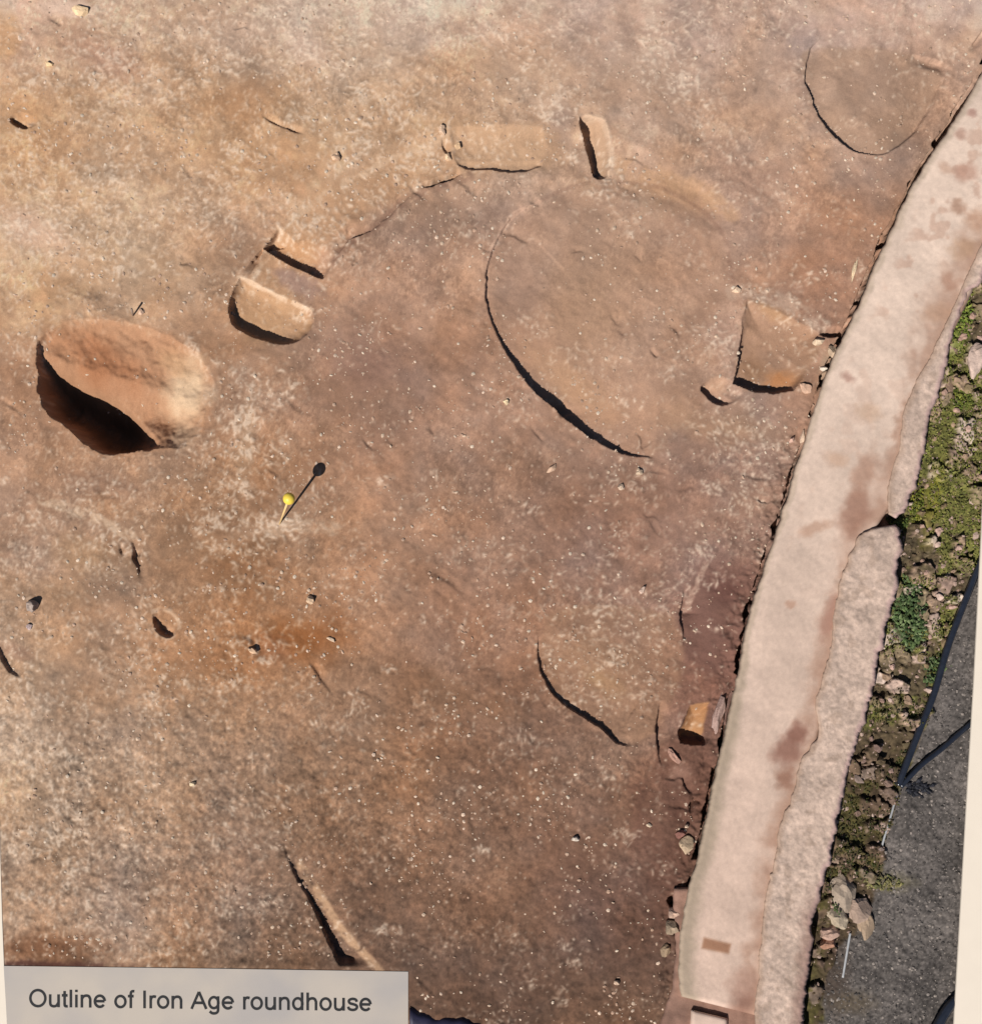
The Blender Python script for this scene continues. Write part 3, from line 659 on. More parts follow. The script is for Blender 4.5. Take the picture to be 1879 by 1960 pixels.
CAPROWS = [(r[0], r[1], r[2]+(16 if r[1] > 400 and r[3] != 985 and r[3] != 1050 else 0), r[3]+(5 if r[1] > 400 else 0)) for r in CAPROWS]
v, q, c = strip(CAPROWS, 84, 3.0, 34, -60, 11, .8, (4.5, 3), cap_col, 2)
link('smooth_cap', fastmesh('smooth_cap', v, q, c), M_conc, foundation)
UP = [(2230,-20,2330,20),(2070,200,2150,250),(1925,395,1990,430),(1862,505,1882,524),(1800,640,1826,628),(1762,712,1806,725),(1734,771,1779,800),(1722,850,1764,880),(1706,901,1748,930),(1697,960,1736,968),(1700,985,1712,992)]
v, q, c = strip(UP, 30, 2.5, 39, -60, 6, 1.3, (6, 9), rough_col, 4)
link('rough_edge', fastmesh('rough_edge', v, q, c), M_rough, foundation)
LOW = [(1668,1012,1716,1004),(1640,1030,1724,1046),(1624,1066,1718,1095),(1612,1110,1707,1155),(1594,1165,1690,1220),(1588,1240,1672,1300),(1572,1310,1656,1370),(1560,1352,1640,1420),(1566,1406,1628,1460),(1532,1450,1614,1515),(1520,1512,1600,1580),(1494,1572,1588,1640),(1480,1650,1570,1700),(1466,1730,1554,1785),(1455,1815,1546,1860),(1446,1910,1538,1935),(1440,1990,1534,2000),(1430,2200,1526,2210)]
v, q, c = strip(LOW, 50, 2.5, 40, -60, 7, 1.7, (8, 10), rough_col, 6)
link('rough_edge', fastmesh('rough_edge', v, q, c), M_rough, foundation)
# lower end of the wall: a step down, then the next block
BASE = [(1290,1700,1482,1690),(1290,1800,1470,1790),(1288,1880,1460,1880),(1268,1950,1456,1960),(1240,2040,1450,2040),(1210,2200,1440,2200)]
def base_col(x, y, dl, drr, end):
    c = C(150, 116, 100)*np.ones(x.shape+(3,)); c = c*(1+(fbm(x, y, 30, 5, 4)-.5)*.5)[..., None]
    return np.clip(c, 0, .95)
v, q, c = strip(BASE, 40, 4.0, 14, -60, 8, 2.5, (6, 3), base_col, 9)
link('footing', fastmesh('footing', v, q, c), M_rough, foundation)
BLK = [(1324,1934,1390,1950),(1322,1960,1391,1976),(1318,2040,1388,2050),(1310,2160,1380,2170)]
v, q, c = strip(BLK, 20, 4.0, 26, 5, 5, .6, (1, 1), lambda x, y, a, b, e: np.clip(C(216, 188, 170)*(1+(fbm(x, y, 30, 5, 4)-.5)*.2)[..., None], 0, .95), 9)
blk = link('concrete_block', fastmesh('concrete_block', v, q, c), M_conc)
tag(blk, 'pale concrete block at the bottom end of the wall, cut off by the picture edge', 'concrete block')

# ------------------------------------------------------------------ stones
import bmesh
def ico(sub):
    bm = bmesh.new(); bmesh.ops.create_icosphere(bm, subdivisions=sub, radius=1)
    v = np.array([p.co[:] for p in bm.verts]); f = [tuple(q.index for q in t.verts) for t in bm.faces]; bm.free(); return v, f
IV2, IF2 = ico(3); IV1, IF1 = ico(1)
def stone_mesh(rx, ry, rz, col, seed, facets=7, rot=0):
    r = np.random.default_rng(seed); v = IV2.copy()
    for f_, a_ in ((1.3, .34), (3., .16), (7., .08)):
        n_ = vn(v[:, 0]*f_+v[:, 2]*f_*.7+40, v[:, 1]*f_-v[:, 2]*f_*.6+40, 1., seed % 97)-.5
        v = v*(1+n_[:, None]*a_*2)
    for k in range(facets+5):
        n = r.normal(size=3); n[2] *= .6; n /= np.linalg.norm(n); t = r.uniform(.58, .86)
        d = v@n; m = d > t; v[m] -= np.outer(d[m]-t, n)
    v += (vn(v[:, 0]*9+50, v[:, 1]*9+v[:, 2]*7+50, 1., seed % 89)[:, None]-.5)*.10*v
    v = v*np.array([rx, ry, rz])
    ca, sa = math.cos(rot), math.sin(rot)
    v = v@np.array([[ca, sa, 0], [-sa, ca, 0], [0, 0, 1]])
    mb = MB(); mb.add(v/S, IF2)
    cc = C(*col)[None, :]*(1+(vn(v[:, 0], v[:, 1], max(4, rx*.5), seed+3)[:, None]-.5)*.25)
    mb.c = [tuple(q) for q in cc]
    return mb.mesh('stone')
def stone(px, py, rx, ry, rz, rot, col, label, group=None, sink=.35, name='stone', cat='stone', seed=None, facets=7, sm=False, zadd=0):
    me = stone_mesh(rx, ry, rz, col, seed or int(px*7+py), facets, math.radians(rot))
    if sm: me.shade_smooth()
    o = link(name, me, M_stone); z = gz(px, py)+zadd
    o.location = W(px, py, z); o.location.z = z+rz*(1-2*sink)/S
    return tag(o, label, cat, group)
stone(643,302,10,9,7,0,(228,190,158),'round cream stone at the upper left of the ring gully, alone above the crack')
stone(845,250,8,11,8,20,(224,190,160),'upper cream stone at the left end of the wide tan slot')
stone(857,302,8,8,7,0,(230,196,160),'lower round cream stone at the left end of the wide tan slot')
stone(876,280,8,7,5,0,(214,178,140),'small tan stone inside the left end of the wide tan slot')
stone(62,1160,17,14,13,15,(168,150,138),'grey stone with a dark shadow rim near the left edge')
stone(56,1200,9,6,5,30,(212,186,180),'small pinkish white stone just below the grey stone at the left edge')
stone(594,1148,10,10,8,0,(226,192,158),'cream pebble above the orange stained earth')
stone(484,1246,11,6,6,-20,(222,184,150),'cream stone at the left edge of the orange stained earth')
stone(634,1224,9,5,4,-25,(226,196,166),'small white stone on the orange stained earth','')
stone(969,771,7,6,5,0,(232,206,166),'cream pebble just left of the large black curved edge')
stone(1229,1130,6,9,6,-30,(222,192,172),'pinkish pebble above the lower right scoop')
stone(1224,905,9,7,6,10,(222,194,164),'cream pebble just below the tip of the large curved edge')
stone(1188,932,7,7,5,0,(220,192,166),'smaller cream pebble left of and below the one under the curved edge tip')
stone(1055,898,13,7,6,35,(202,168,142),'dusty tan stone below the middle of the large curved edge')
stone(370,1501,9,5,6,25,(232,208,172),'white flat pebble in the rough earth at the lower left')
stone(1100,1606,10,6,6,15,(222,206,188),'white stone with a dark spot in the lower middle')
stone(1314,1582,6,6,5,0,(214,186,160),'small cream pebble left of the lower wall')
stone(1242,1580,6,5,5,0,(222,198,170),'small cream pebble in the brown earth well left of the lower wall')
stone(1180,1881,7,6,5,0,(206,176,150),'beige pebble near the bottom edge in the middle')
stone(95,124,10,6,6,-5,(240,206,160),'small cream wedge-shaped stone in the upper left corner')
stone(155,22,18,13,7,10,(240,206,164),'flat cream stone on the pale patch at the top left')
stone(1409,556,9,8,7,0,(226,194,164),'cream stone just above the corner of the four-sided slot')
stone(1634,520,4,26,5,-17,(232,206,170),'thin cream splinter of stone lying beside the upper wall')
stone(1565,655,15,8,8,15,(216,190,160),'pale stone between the four-sided slot and the wall','')
stone(1590,672,11,15,9,25,(206,178,150),'pale upright stone against the wall beside the four-sided slot')
stone(1574,706,9,5,6,0,(232,216,196),'small white stone at the lower right of the four-sided slot')
stone(1542,745,15,11,7,-30,(206,168,142),'pinkish stone at the lower corner of the four-sided slot')
stone(1535,836,5,17,6,-12,(216,186,160),'thin pale stone against the wall below the four-sided slot')
stone(1515,842,5,7,5,-12,(216,176,156),'tiny pink stone beside the thin pale stone by the wall')
stone(1312,1618,16,15,12,0,(198,172,142),'lumpy cream mortar lump against the lower wall', cat='mortar lump')
stone(1302,1595,12,8,8,20,(150,104,92),'reddish lump touching the cream mortar lump by the lower wall')
stone(1288,1748,14,13,12,0,(206,172,150),'cream mortar lump below the black hole by the lower wall', cat='mortar lump')
stone(1284,1776,16,17,13,0,(172,150,126),'grey-brown mortar lump, second below the black hole by the lower wall', cat='mortar lump')
stone(1272,1822,12,15,10,0,(160,136,110),'grey-green mortar lump lowest beside the wall end', cat='mortar lump')
stone(1300,1812,9,13,9,0,(186,150,132),'pinkish mortar lump squeezed against the lower wall end', cat='mortar lump')
stone(1290,1450,20,8,6,-50,(178,138,120),'pale edged clod below the orange-sided hole', cat='clod')
stone(1372,1372,10,46,12,-12,(176,146,134),'grey pink upright slab between the orange-sided hole and the wall', name='stone_slab', cat='stone slab', zadd=.0)
stone(1392,1350,6,40,10,-14,(140,108,96),'narrow brown slab tight against the wall beside the orange-sided hole', name='stone_slab', cat='stone slab')
# big broken concrete pieces right of the lower wall
G='broken concrete pieces beside the lower wall'
stone(1605,1648,26,20,12,10,(176,150,130),'topmost broken concrete piece beside the lower wall', G, name='concrete_chunk', cat='concrete piece', seed=11)
stone(1613,1706,30,52,16,14,(168,150,132),'large pale tilted concrete slab beside the lower wall', G, name='concrete_chunk', cat='concrete piece', seed=12, facets=10)
stone(1642,1742,28,36,14,28,(182,156,138),'pale concrete piece leaning on the right side of the large slab', G, name='concrete_chunk', cat='concrete piece', seed=13, facets=9)
stone(1655,1768,20,34,13,8,(170,146,122),'smooth tan concrete piece, rightmost of the broken pile', G, name='concrete_chunk', cat='concrete piece', seed=14, facets=10)
stone(1604,1758,24,28,12,0,(186,168,144),'greenish cream concrete piece at the foot of the large slab', G, name='concrete_chunk', cat='concrete piece', seed=15)
stone(1588,1786,24,15,11,15,(206,170,150),'pinkish concrete piece against the wall, lowest but one of the pile', G, name='concrete_chunk', cat='concrete piece', seed=16)
stone(1584,1806,20,12,10,10,(176,132,108),'brown brick-like piece at the bottom of the broken pile', G, name='concrete_chunk', cat='concrete piece', seed=17)
# rubble in the moss
stone(1866,690,22,40,12,-15,(208,182,166),'large pale pink stone in the moss at the right edge')
stone(1812,742,12,20,8,20,(150,124,104),'brown stone in the moss beside the upper wall')
G2 = 'rubble stones in the moss strip'
rb = []
tries = 0
MOSS_T = [(1866,560),(1879,1040),(1800,1270),(1730,1480),(1690,1600),(1620,1640)]
while len(rb) < 80 and tries < 9000:
    tries += 1
    px = random.uniform(1600, 1885); py = random.uniform(560, 1690)
    a_ = poly_sd(np.array([px]), np.array([py]), RIGHT)[0]; b_ = poly_sd(np.array([px]), np.array([py]), GRAV)[0]
    r = random.choice([6, 7, 8, 9, 10, 12])
    if a_ < r+4 or b_ > -r: continue
    if any(math.hypot(px-u[0], py-u[1]) < (r+u[2])*.9 for u in rb): continue
    if math.hypot((px-1740)/40, (py-1180)/80) < 1: continue
    rb.append((px, py, r))
for k, (px, py, r) in enumerate(rb):
    t = random.random(); base = [(196,162,146), (184,150,132), (168,140,116), (148,128,96), (204,176,160), (132,112,84)][k % 6]
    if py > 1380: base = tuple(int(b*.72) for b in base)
    sa_ = float(poly_sd(np.array([px]), np.array([py]), RIGHT)[0]); sb_ = -float(poly_sd(np.array([px]), np.array([py]), GRAV)[0])
    side = 'wall side' if sa_ < 30 else ('gravel side' if sb_ < 45 else ('mid-strip, left' if sa_ < 62 else 'mid-strip, right'))
    cn = ['pinkish', 'dusty pink', 'light brown', 'olive brown', 'pale pinkish', 'brown'][k % 6]; zn = 'pebble-sized' if r < 8 else ('fist-sized' if r < 11 else 'larger')
    where = 'level with the upper wall' if py < 800 else ('near the upper rough tip' if py < 1020 else ('beside the large weed' if py < 1260 else ('above the pipe junction' if py < 1480 else 'below the pipe junction')))
    stone(px, py, r, r*random.uniform(.6, 1.1), r*.55, random.uniform(0, 180), base, f'{zn} {cn} rubble stone in the moss {where}, {side}', G2, sink=.42, seed=300+k)

# ------------------------------------------------------------------ pebbles too many to count
def peb(n, xr, yr, smin, smax, cols, dens=None, avoid=None):
    mb_v = []; mb_f = []; mb_c = []
    base = 0; F = np.array(IF1); c = 0
    while c < n:
        px = rng.uniform(*xr); py = rng.uniform(*yr)
        if dens is not None and rng.random() > dens(px, py): continue
        s = smin+(smax-smin)*rng.random()**3.2
        v = IV1*np.array([1, rng.uniform(.5, 1), .38])*s*rng.uniform(.85, 1.1, (len(IV1), 1))
        a = rng.uniform(0, 6.28); v = v@np.array([[math.cos(a), math.sin(a), 0], [-math.sin(a), math.cos(a), 0], [0, 0, 1]])
        z = gz(px, py); v = v/S+np.array([(px-CX)/S, (CY-py)/S, z+s*.05/S])
        mb_v.append(v); mb_f.append(F+base); base += len(v)
        col = C(*cols[rng.integers(len(cols))])*rng.uniform(.88, 1.06); mb_c.append(np.tile(col, (len(v), 1))); c += 1
    return fastmesh('pebbles', np.concatenate(mb_v), np.concatenate(mb_f), np.clip(np.concatenate(mb_c), 0, .95), False)
def leftwall(px, py):
    # left of the wall's left edge
    ys = [r[1] for r in CAPROWS]; xs = [r[0] for r in CAPROWS]
    return px < np.interp(py, ys, xs)-6
gl = lambda px, py: fbm(np.array([px]), np.array([py]), 90, 14, 3)[0]
def dsoil(px, py):
    if not leftwall(px, py) or (py > 1836 and px < 795) or px < 14: return 0
    if 70 < px < 400 and 610 < py < 870: return .15
    return float(ss(.38, .66, gl(px, py)))*.9+.1
me = peb(6500, (-20, 1860), (-20, 1980), 1.2, 4.8, [(214,186,160),(222,194,170),(200,168,144),(190,156,132),(226,204,180)], dsoil)
tag(link('pebbles', me, M_stone), 'tiny pale pebbles scattered over the brown clay', 'pebbles', kind='stuff')
def dgr(px, py):
    return 1 if poly_sd(np.array([px]), np.array([py]), GRAV)[0] > 2 else 0
me = peb(3000, (1570, 1900), (1050, 1990), 1.2, 4.2, [(120,112,106),(140,130,122),(96,90,86),(160,148,138),(84,78,74)], dgr)
tag(link('gravel', me, M_stone), 'loose dark grey gravel at the lower right', 'gravel', kind='stuff')
def dms(px, py):
    p = np.array([px]), np.array([py])
    return 1 if poly_sd(*p, RIGHT)[0] > 4 and poly_sd(*p, GRAV)[0] < 0 else 0
me = peb(1500, (1560, 1900), (540, 1960), 1.5, 6, [(150,124,108),(176,148,132),(104,86,66),(190,164,148),(84,68,50)], dms)
tag(link('rubble', me, M_stone), 'crumbs of rubble and mortar in the moss strip', 'rubble', kind='stuff')

# ------------------------------------------------------------------ plants
def leaf(mb, x, y, z, a, tilt, L, wd, col):
    ca, sa = math.cos(a), math.sin(a); ct, st = math.cos(tilt), math.sin(tilt)
    def p(u, v, b=0): return (x+(ca*u*ct-sa*v), y+(sa*u*ct+ca*v), z+u*st-b)
    mb.add([p(0, 0), p(L*.45, -wd/2, L*.02), p(L, 0, L*.18), p(L*.45, wd/2, L*.02), p(L*.5, 0, -L*.03)], [(0, 1, 4), (1, 2, 4), (2, 3, 4), (3, 0, 4)], col)
def weed(px, py, rx, ry, n, size, cols, label, hgt=14, rot=0, cat='weed'):
    mb = MB(); z0 = gz(px, py)
    for k in range(n):
        a = random.uniform(0, 6.283); r = math.sqrt(random.random())
        ex, ey = r*rx*math.cos(a), r*ry*math.sin(a); ca, sa = math.cos(rot), math.sin(rot)
        X_ = ex*ca-ey*sa; Y_ = ex*sa+ey*ca
        h_ = hgt*(1-r*r)*random.uniform(.3, 1)+2
        w_ = W(px+X_, py+Y_, 0)
        leaf(mb, w_[0]-W(px, py)[0], w_[1]-W(px, py)[1], h_/S, random.uniform(0, 6.283), random.uniform(-.2, .7), size*random.uniform(.6, 1.3)/S, size*.5/S, C(*random.choice(cols))*random.uniform(.75, 1.2))
    o = link('weed', mb.mesh('weed'), M_leaf); w_ = W(px, py, z0); o.location = w_
    return tag(o, label, cat)
GR = [(78,98,56),(96,114,68),(62,80,44),(112,126,84)]
weed(1738,1175,34,72,520,11,GR,'large leafy green weed between the wall and the gravel, midway down the right side',20)
weed(1790,1275,24,18,120,9,GR,'small green weed beside the black pipe, below the large weed',12)
weed(1778,1300,12,10,40,8,GR,'tiny green sprig beside the black pipe')
weed(1556,1420,11,20,110,8,[(50,70,30),(66,90,40)],'dark green weed growing in the notch of the rough wall edge',12)
weed(1704,934,6,9,40,6,[(50,70,30),(66,84,36)],'tiny dark sprig at the tip of the upper rough edge',8)
weed(1835,600,26,50,260,9,[(104,118,46),(126,134,58),(80,98,36)],'bright green moss cushion beside the upper wall at the right edge',10, cat='moss')
weed(1838,760,22,30,160,8,[(100,110,44),(120,124,50),(84,96,36)],'olive moss cushion among stones near the right edge',9, cat='moss')
weed(1750,960,16,44,160,8,[(120,118,44),(96,104,36)],'yellow-green moss cushion beside the wall tip',8, cat='moss')
weed(1690,1690,36,14,90,9,[(120,114,70),(104,104,62),(138,128,84)],'dry yellowish grass tuft on the gravel by the broken concrete',8, cat='grass tuft')
weed(1594,1750,12,32,80,7,[(74,92,44),(100,116,70)],'green growth on the foot of the broken concrete pile',26, cat='moss')
weed(1712,1002,26,12,120,7,[(70,86,36),(92,100,44)],'dark olive moss filling the gap between the two rough mortar ledges',14, cat='moss')
# moss cover (uncountable)
mb = MB(); c = 0
while c < 4500:
    px = random.uniform(1570, 1900); py = random.uniform(520, 1720)
    if not dms(px, py): continue
    g = fbm(np.array([px]), np.array([py]), 60, 9, 3)[0]+.06*(py < 1000)
    if random.random() > ss(.42, .60, g): continue
    z = gz(px, py); col = random.choice([(124,124,62),(108,112,54),(136,130,72),(96,100,48),(112,98,60)])
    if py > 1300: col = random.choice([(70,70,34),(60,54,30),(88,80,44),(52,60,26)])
    leaf(mb, (px-CX)/S, (CY-py)/S, z+.01, random.uniform(0, 6.28), random.uniform(0, .9), random.uniform(3, 7)/S, random.uniform(2, 4)/S, C(*col)*random.uniform(.8, 1.2)); c += 1
tag(link('moss', mb.mesh('moss'), M_leaf), 'olive green moss covering the rubble strip right of the wall', 'moss', kind='stuff')

# ------------------------------------------------------------------ pipes on the gravel
def tube(name, pts, r, mat, seg=12, zoff=0):
    P3 = smoothpts([(*W(p[0], p[1], 0)[:2], (-16+r+zoff+(p[2] if len(p) > 2 else 0))/S) for p in pts], 8)
    v = []; f = []
    for i, p in enumerate(P3):
        t = Vector(P3[min(i+1, len(P3)-1)])-Vector(P3[max(i-1, 0)]); t.normalize()
        s1 = t.cross(Vector((0, 0, 1))).normalized(); s2 = s1.cross(t)
        for k in range(seg):
            a = 2*math.pi*k/seg; v.append(Vector(p)+(s1*math.cos(a)+s2*math.sin(a))*r/S)
    for i in range(len(P3)-1):
        for k in range(seg):
            a = i*seg+k; b = i*seg+(k+1) % seg; f.append((a, b, b+seg, a+seg))
    f.append(tuple(range(seg))[::-1]); f.append(tuple((len(P3)-1)*seg+k for k in range(seg)))
    mb = MB(); mb.add(v, f); me = mb.mesh(name); me.shade_smooth()
    return link(name, me, mat)
M_pipe = mat_plain('black_plastic', (40, 44, 54), .22, .2, 20, .02, spec=.8)
M_wire = mat_plain('pale_wire', (176, 176, 176), .4, .1, 30)
tag(tube('pipe', [(1925,960,3),(1895,1040,3),(1862,1120,3),(1820,1230,2),(1790,1330,2),(1762,1400,2),(1735,1470,2),(1722,1505,0)], 6.5, M_pipe),
    'long blue-black plastic pipe running down the edge of the gravel', 'pipe')
tag(tube('pipe', [(1930,1335,2),(1858,1390,2),(1810,1432,2),(1765,1468,2),(1728,1508,0)], 5, M_pipe),
    'shorter blue-black pipe branching right from the lower end of the long one', 'pipe')
tag(tube('pipe', [(1900,1850,2),(1850,1900,2),(1815,1935,2),(1785,1990,2)], 9, M_pipe),
    'blue-black pipe crossing the bottom right corner of the gravel', 'pipe')
tag(tube('wire', [(1722,1522,1),(1710,1560,4),(1698,1600,4),(1690,1632,2)], 2.0, M_wire), 'thin pale wire continuing down from where the two pipes meet', 'wire')
tag(tube('wire', [(1632,1790,1),(1626,1825,1),(1618,1876,0)], 2.2, M_wire), 'short pale wire below the broken concrete pile', 'wire')
mb = MB()
for k in range(46):
    a = random.uniform(-.9, .5); d = random.uniform(4, 58)
    x0, y0, _ = W(1728+d*math.cos(a)*1.0, 1512-d*math.sin(a)*.35-random.uniform(-8, 8), 0)
    leaf(mb, x0, y0, gz(1728+d, 1512)+.012, random.uniform(-.6, .9), random.uniform(0, .3), random.uniform(9, 20)/S, random.uniform(4, 8)/S, C(40, 40, 46)*random.uniform(.7, 1.2))
tag(link('dead_leaves', mb.mesh('dead_leaves'), M_leaf), 'dark withered leaves beside the meeting point of the two pipes', 'dead leaves')

# ------------------------------------------------------------------ marker pin and stake
def sphere(name, r, mat, parent, loc):
    bm = bmesh.new(); bmesh.ops.create_uvsphere(bm, u_segments=28, v_segments=18, radius=r); me = bpy.data.meshes.new(name); bm.to_mesh(me); bm.free()
    me.shade_smooth(); o = link(name, me, mat, parent); o.location = loc; return o
def rod(name, p0, p1, r0, r1, mat, parent=None, seg=10):
    p0 = Vector(p0); p1 = Vector(p1); t = (p1-p0).normalized(); s1 = t.orthogonal().normalized(); s2 = t.cross(s1); v = []
    for p, r in ((p0, r0), (p1, r1)):
        for k in range(seg): v.append(p+(s1*math.cos(6.28318*k/seg)+s2*math.sin(6.28318*k/seg))*r)
    f = [(k, (k+1) % seg, seg+(k+1) % seg, seg+k) for k in range(seg)]+[tuple(range(seg))[::-1], tuple(range(seg, 2*seg))]
    mb = MB(); mb.add(v, f); me = mb.mesh(name); me.shade_smooth(); return link(name, me, mat, parent)
M_yel = mat_plain('yellow_plastic', (250, 218, 84), .45, .04, 20)
M_shaft = mat_plain('cream_shaft', (236, 200, 140), .5, .05, 20)
pin = bpy.data.objects.new('marker_pin', None); sc.collection.objects.link(pin)
z0 = gz(535, 1003); pin.location = W(535, 1003, z0)
tag(pin, 'cream marker pin with a yellow ball head standing in the clay', 'marker pin')
hz = .447
hw = Vector(W(553, 955, z0+hz))-Vector(W(535, 1003, z0))
rod('shaft', -.03*hw, hw, .008, .014, M_shaft, pin)
sphere('ball', .060, M_yel, pin, hw)
stk = rod('nail', (0, 0, -.02), (.02, .03, .15), .008, .011, mat_plain('nail_metal', (150, 128, 112), .6, .1, 30)); stk.location = W(254, 605, gz(254, 605))
tag(stk, 'short grey nail with a thin dark shadow above the deep pit', 'nail')
stone(270,598,7,8,4,0,(212,176,150),'flat pinkish pebble right beside the nail above the pit')

# ------------------------------------------------------------------ display board margins, caption panel, tarpaulin
def plate(name, pts, z, th, mat, parent=None):
    n = len(pts); v = [W(p[0], p[1], z) for p in pts]; v = v+[(a[0], a[1], z-th) for a in v]
    f = [tuple(range(n)), tuple(range(n, 2*n))[::-1]]+[(i, n+i, n+(i+1) % n, (i+1) % n) for i in range(n)]
    f = [q[::-1] for q in f]
    mb = MB(); mb.add(v, f); o = link(name, mb.mesh(name), mat, parent); return o
M_board = mat_plain('white_board', (247, 232, 212), .7, .015, 6)
board = bpy.data.objects.new('display_board', None); sc.collection.objects.link(board)
tag(board, 'cream white display board whose margin shows down the right edge and at the lower left', 'display board')
plate('margin', [(1890,700),(1884,900),(1879,1010),(1864,1306),(1850,1540),(1838,1750),(1825,1975),(1823,2060),(2150,2060),(2200,700)], .03, .02, M_board, board)
plate('margin', [(-200,1500),(-3,1500),(1,1660),(4,1760),(8,1860),(14,1975),(18,2060),(-200,2060)], .014, .02, M_board, board)
m = bpy.data.materials.new('frosted_panel'); m.use_nodes = True; N = m.node_tree.nodes; L = m.node_tree.links
p = N['Principled BSDF']; p.inputs['Base Color'].default_value = (*(lin(C(206, 196, 188))*.86), 1); p.inputs['Roughness'].default_value = .8
tr = N.new('ShaderNodeBsdfTransparent'); mx = N.new('ShaderNodeMixShader'); mx.inputs[0].default_value = .84
L.new(tr.outputs[0], mx.inputs[1]); L.new(p.outputs[0], mx.inputs[2]); L.new(mx.outputs[0], N['Material Output'].inputs[0])
tcn = N.new('ShaderNodeTexCoord'); nz = N.new('ShaderNodeTexNoise'); nz.inputs['Scale'].default_value = 1.3; nz.inputs['Detail'].default_value = 3
L.new(tcn.outputs['Object'], nz.inputs['Vector']); cr = N.new('ShaderNodeValToRGB')
cr.color_ramp.elements[0].position = .35; cr.color_ramp.elements[1].position = .68
cr.color_ramp.elements[0].color = (*(lin(C(196, 187, 180))*.80), 1); cr.color_ramp.elements[1].color = (*(lin(C(216, 202, 186))*.80), 1)
L.new(nz.outputs['Fac'], cr.inputs[0]); L.new(cr.outputs[0], p.inputs['Base Color'])
panel = plate('caption_panel', [(7,1850),(400,1855),(781,1861),(781,2040),(18,2040)], .0145, .003, m)
tag(panel, 'translucent off-white caption panel at the bottom left with a line of black text', 'caption panel')
def ell(cx, cy, rx, ry, a0=0, a1=360, n=30):
    return [(cx+rx*math.cos(math.radians(a0+(a1-a0)*k/n)), cy+ry*math.sin(math.radians(a0+(a1-a0)*k/n))) for k in range(n+1)]
def sm_(p): return [tuple(q) for q in smoothpts(p, 5)]
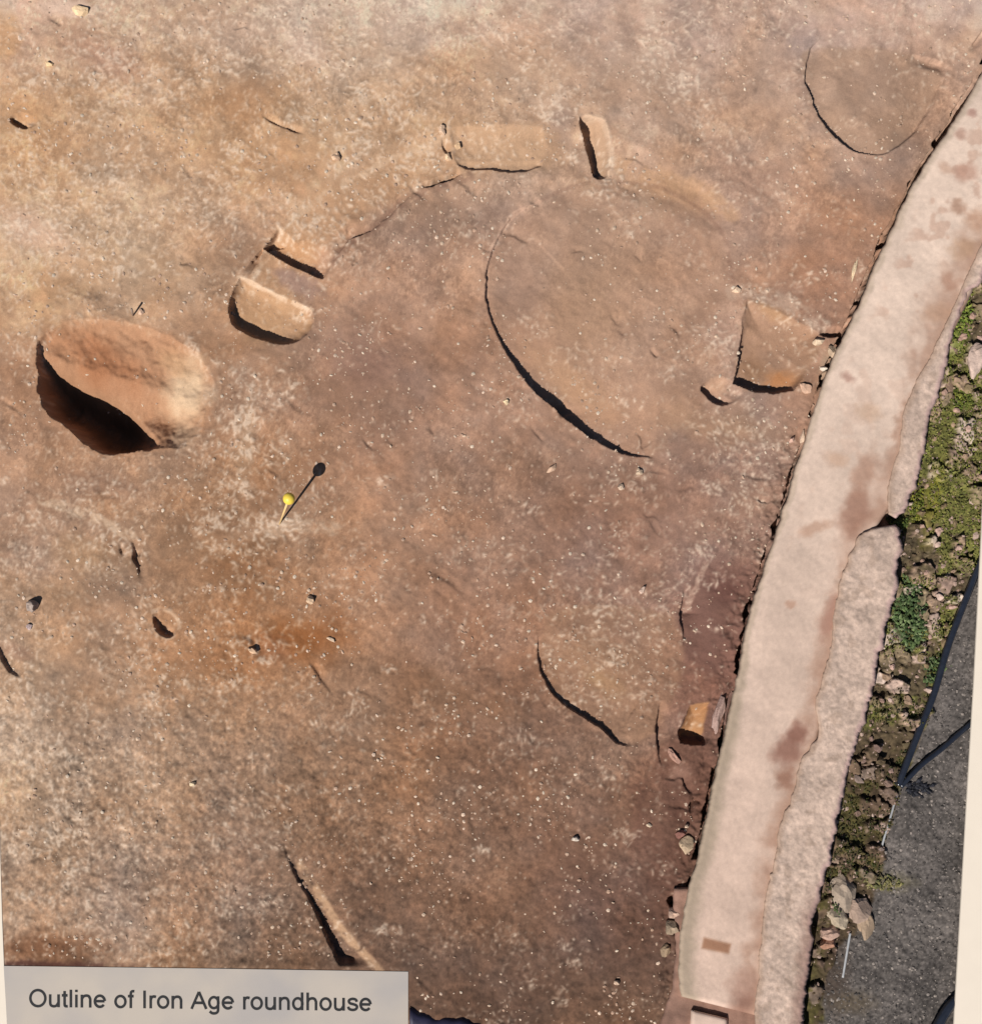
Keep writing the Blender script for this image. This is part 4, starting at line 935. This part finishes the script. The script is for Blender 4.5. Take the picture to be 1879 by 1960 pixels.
GL = {
 'O': (.778, [ell(.389, .358, .302, .325, n=44)]),
 'u': (.556, [[(.108, .519), (.108, .21)]+sm_([(.108, .21), (.13, .09), (.23, .038), (.35, .06), (.43, .17)]), [(.446, .519), (.446, 0)]]),
 't': (.278, [[(.135, .66), (.135, .14)]+sm_([(.135, .14), (.15, .06), (.2, .042), (.262, .046)]), [(.02, .482), (.255, .482)]]),
 'l': (.222, [[(.11, 0), (.11, .716)]]), 'i': (.222, [[(.11, 0), (.11, .519)], [(.11, .62), (.11, .716)]]),
 'n': (.556, [[(.11, 0), (.11, .519)], sm_([(.11, .34), (.17, .44), (.28, .482), (.39, .455), (.444, .35)])+[(.446, .33), (.446, 0)]]),
 'h': (.556, [[(.11, 0), (.11, .716)], sm_([(.11, .34), (.17, .44), (.28, .482), (.39, .455), (.444, .35)])+[(.446, .33), (.446, 0)]]),
 'e': (.556, [[(.1, .265), (.47, .265)], ell(.278, .26, .2, .225, 3, 322, 34)]),
 'o': (.556, [ell(.278, .26, .2, .225)]),
 'f': (.278, [[(.14, 0), (.14, .56)]+sm_([(.14, .58), (.155, .65), (.21, .684), (.285, .68)]), [(.02, .482), (.255, .482)]]),
 'I': (.278, [[(.139, 0), (.139, .716)]]),
 'r': (.333, [[(.11, 0), (.11, .519)], sm_([(.11, .34), (.15, .44), (.23, .48), (.325, .462)])]),
 'A': (.667, [[(.035, 0), (.333, .69)], [(.333, .69), (.632, 0)], [(.15, .245), (.52, .245)]]),
 'g': (.556, [ell(.268, .262, .185, .222), [(.44, .519), (.44, .02)]+sm_([(.44, .02), (.425, -.1), (.34, -.165), (.2, -.165), (.10, -.09)])]),
 'd': (.556, [ell(.268, .26, .185, .222), [(.44, 0), (.44, .716)]]),
 's': (.500, [sm_([(.425, .365), (.385, .45), (.255, .484), (.13, .44), (.105, .37), (.16, .3), (.3, .262), (.41, .215), (.43, .135), (.37, .06), (.25, .036), (.12, .075), (.075, .165)])]),
}
M_ink = mat_plain('black_ink', (36, 36, 38), .8, .02, 10)
text = 'Outline of Iron Age roundhouse'
EM = 655/13.82; penx = 54.0
for ch in text:
    if ch == ' ': penx += .278*EM; continue
    adv, strokes = GL[ch]; mb = MB()
    for si, pth in enumerate(strokes):
        P2 = [np.array(q) for q in pth]; hw_ = .054; vv = []; n = len(P2)
        for i_ in range(n):
            t_ = P2[min(i_+1, n-1)]-P2[max(i_-1, 0)]
            if ch in 'Oogd' and len(pth) > 25 and si == 0 and i_ in (0, n-1): t_ = P2[1]-P2[-2]
            t_ = t_/(np.linalg.norm(t_)+1e-9); nn_ = np.array([-t_[1], t_[0]])*hw_
            for sg in (1, -1):
                q = P2[i_]+nn_*sg; gx_ = penx+q[0]*EM; gy_ = 1928.5+8*(gx_-57)/655-q[1]*EM
                vv.append(W(gx_, gy_, .0155+.0005*si))
        mb.add(vv, [(2*i_, 2*i_+1, 2*i_+3, 2*i_+2) for i_ in range(n-1)])
    link('letter', mb.mesh('letter'), M_ink, panel)
    penx += adv*EM

M_tarp = mat_plain('navy_tarpaulin', (44, 42, 66), .55, .3, 12, .3)
tv = []; tf = []; nu, nv2 = 40, 12
for i in range(nu):
    for j in range(nv2):
        px = 784+i*(276/(nu-1)); edge = 1921+(px-700)*.155+3*math.sin(px*.07)+2*math.sin(px*.19)
        py = edge+j*14
        zz = .06+.012*math.sin(px*.05+j)+.008*math.sin(j*2.1+px*.02)-(.05 if j == 0 else 0)
        tv.append(W(px, py, zz))
for i in range(nu-1):
    for j in range(nv2-1):
        a0 = i*nv2+j; tf.append((a0, a0+1, a0+nv2+1, a0+nv2))
bm_ = MB(); bm_.add(tv, tf); o = link('tarpaulin', bm_.mesh('tarpaulin', True), M_tarp)
sm = o.modifiers.new('thick', 'SOLIDIFY'); sm.thickness = .006
tag(o, 'edge of a dark navy tarpaulin at the bottom beside the caption panel', 'tarpaulin')
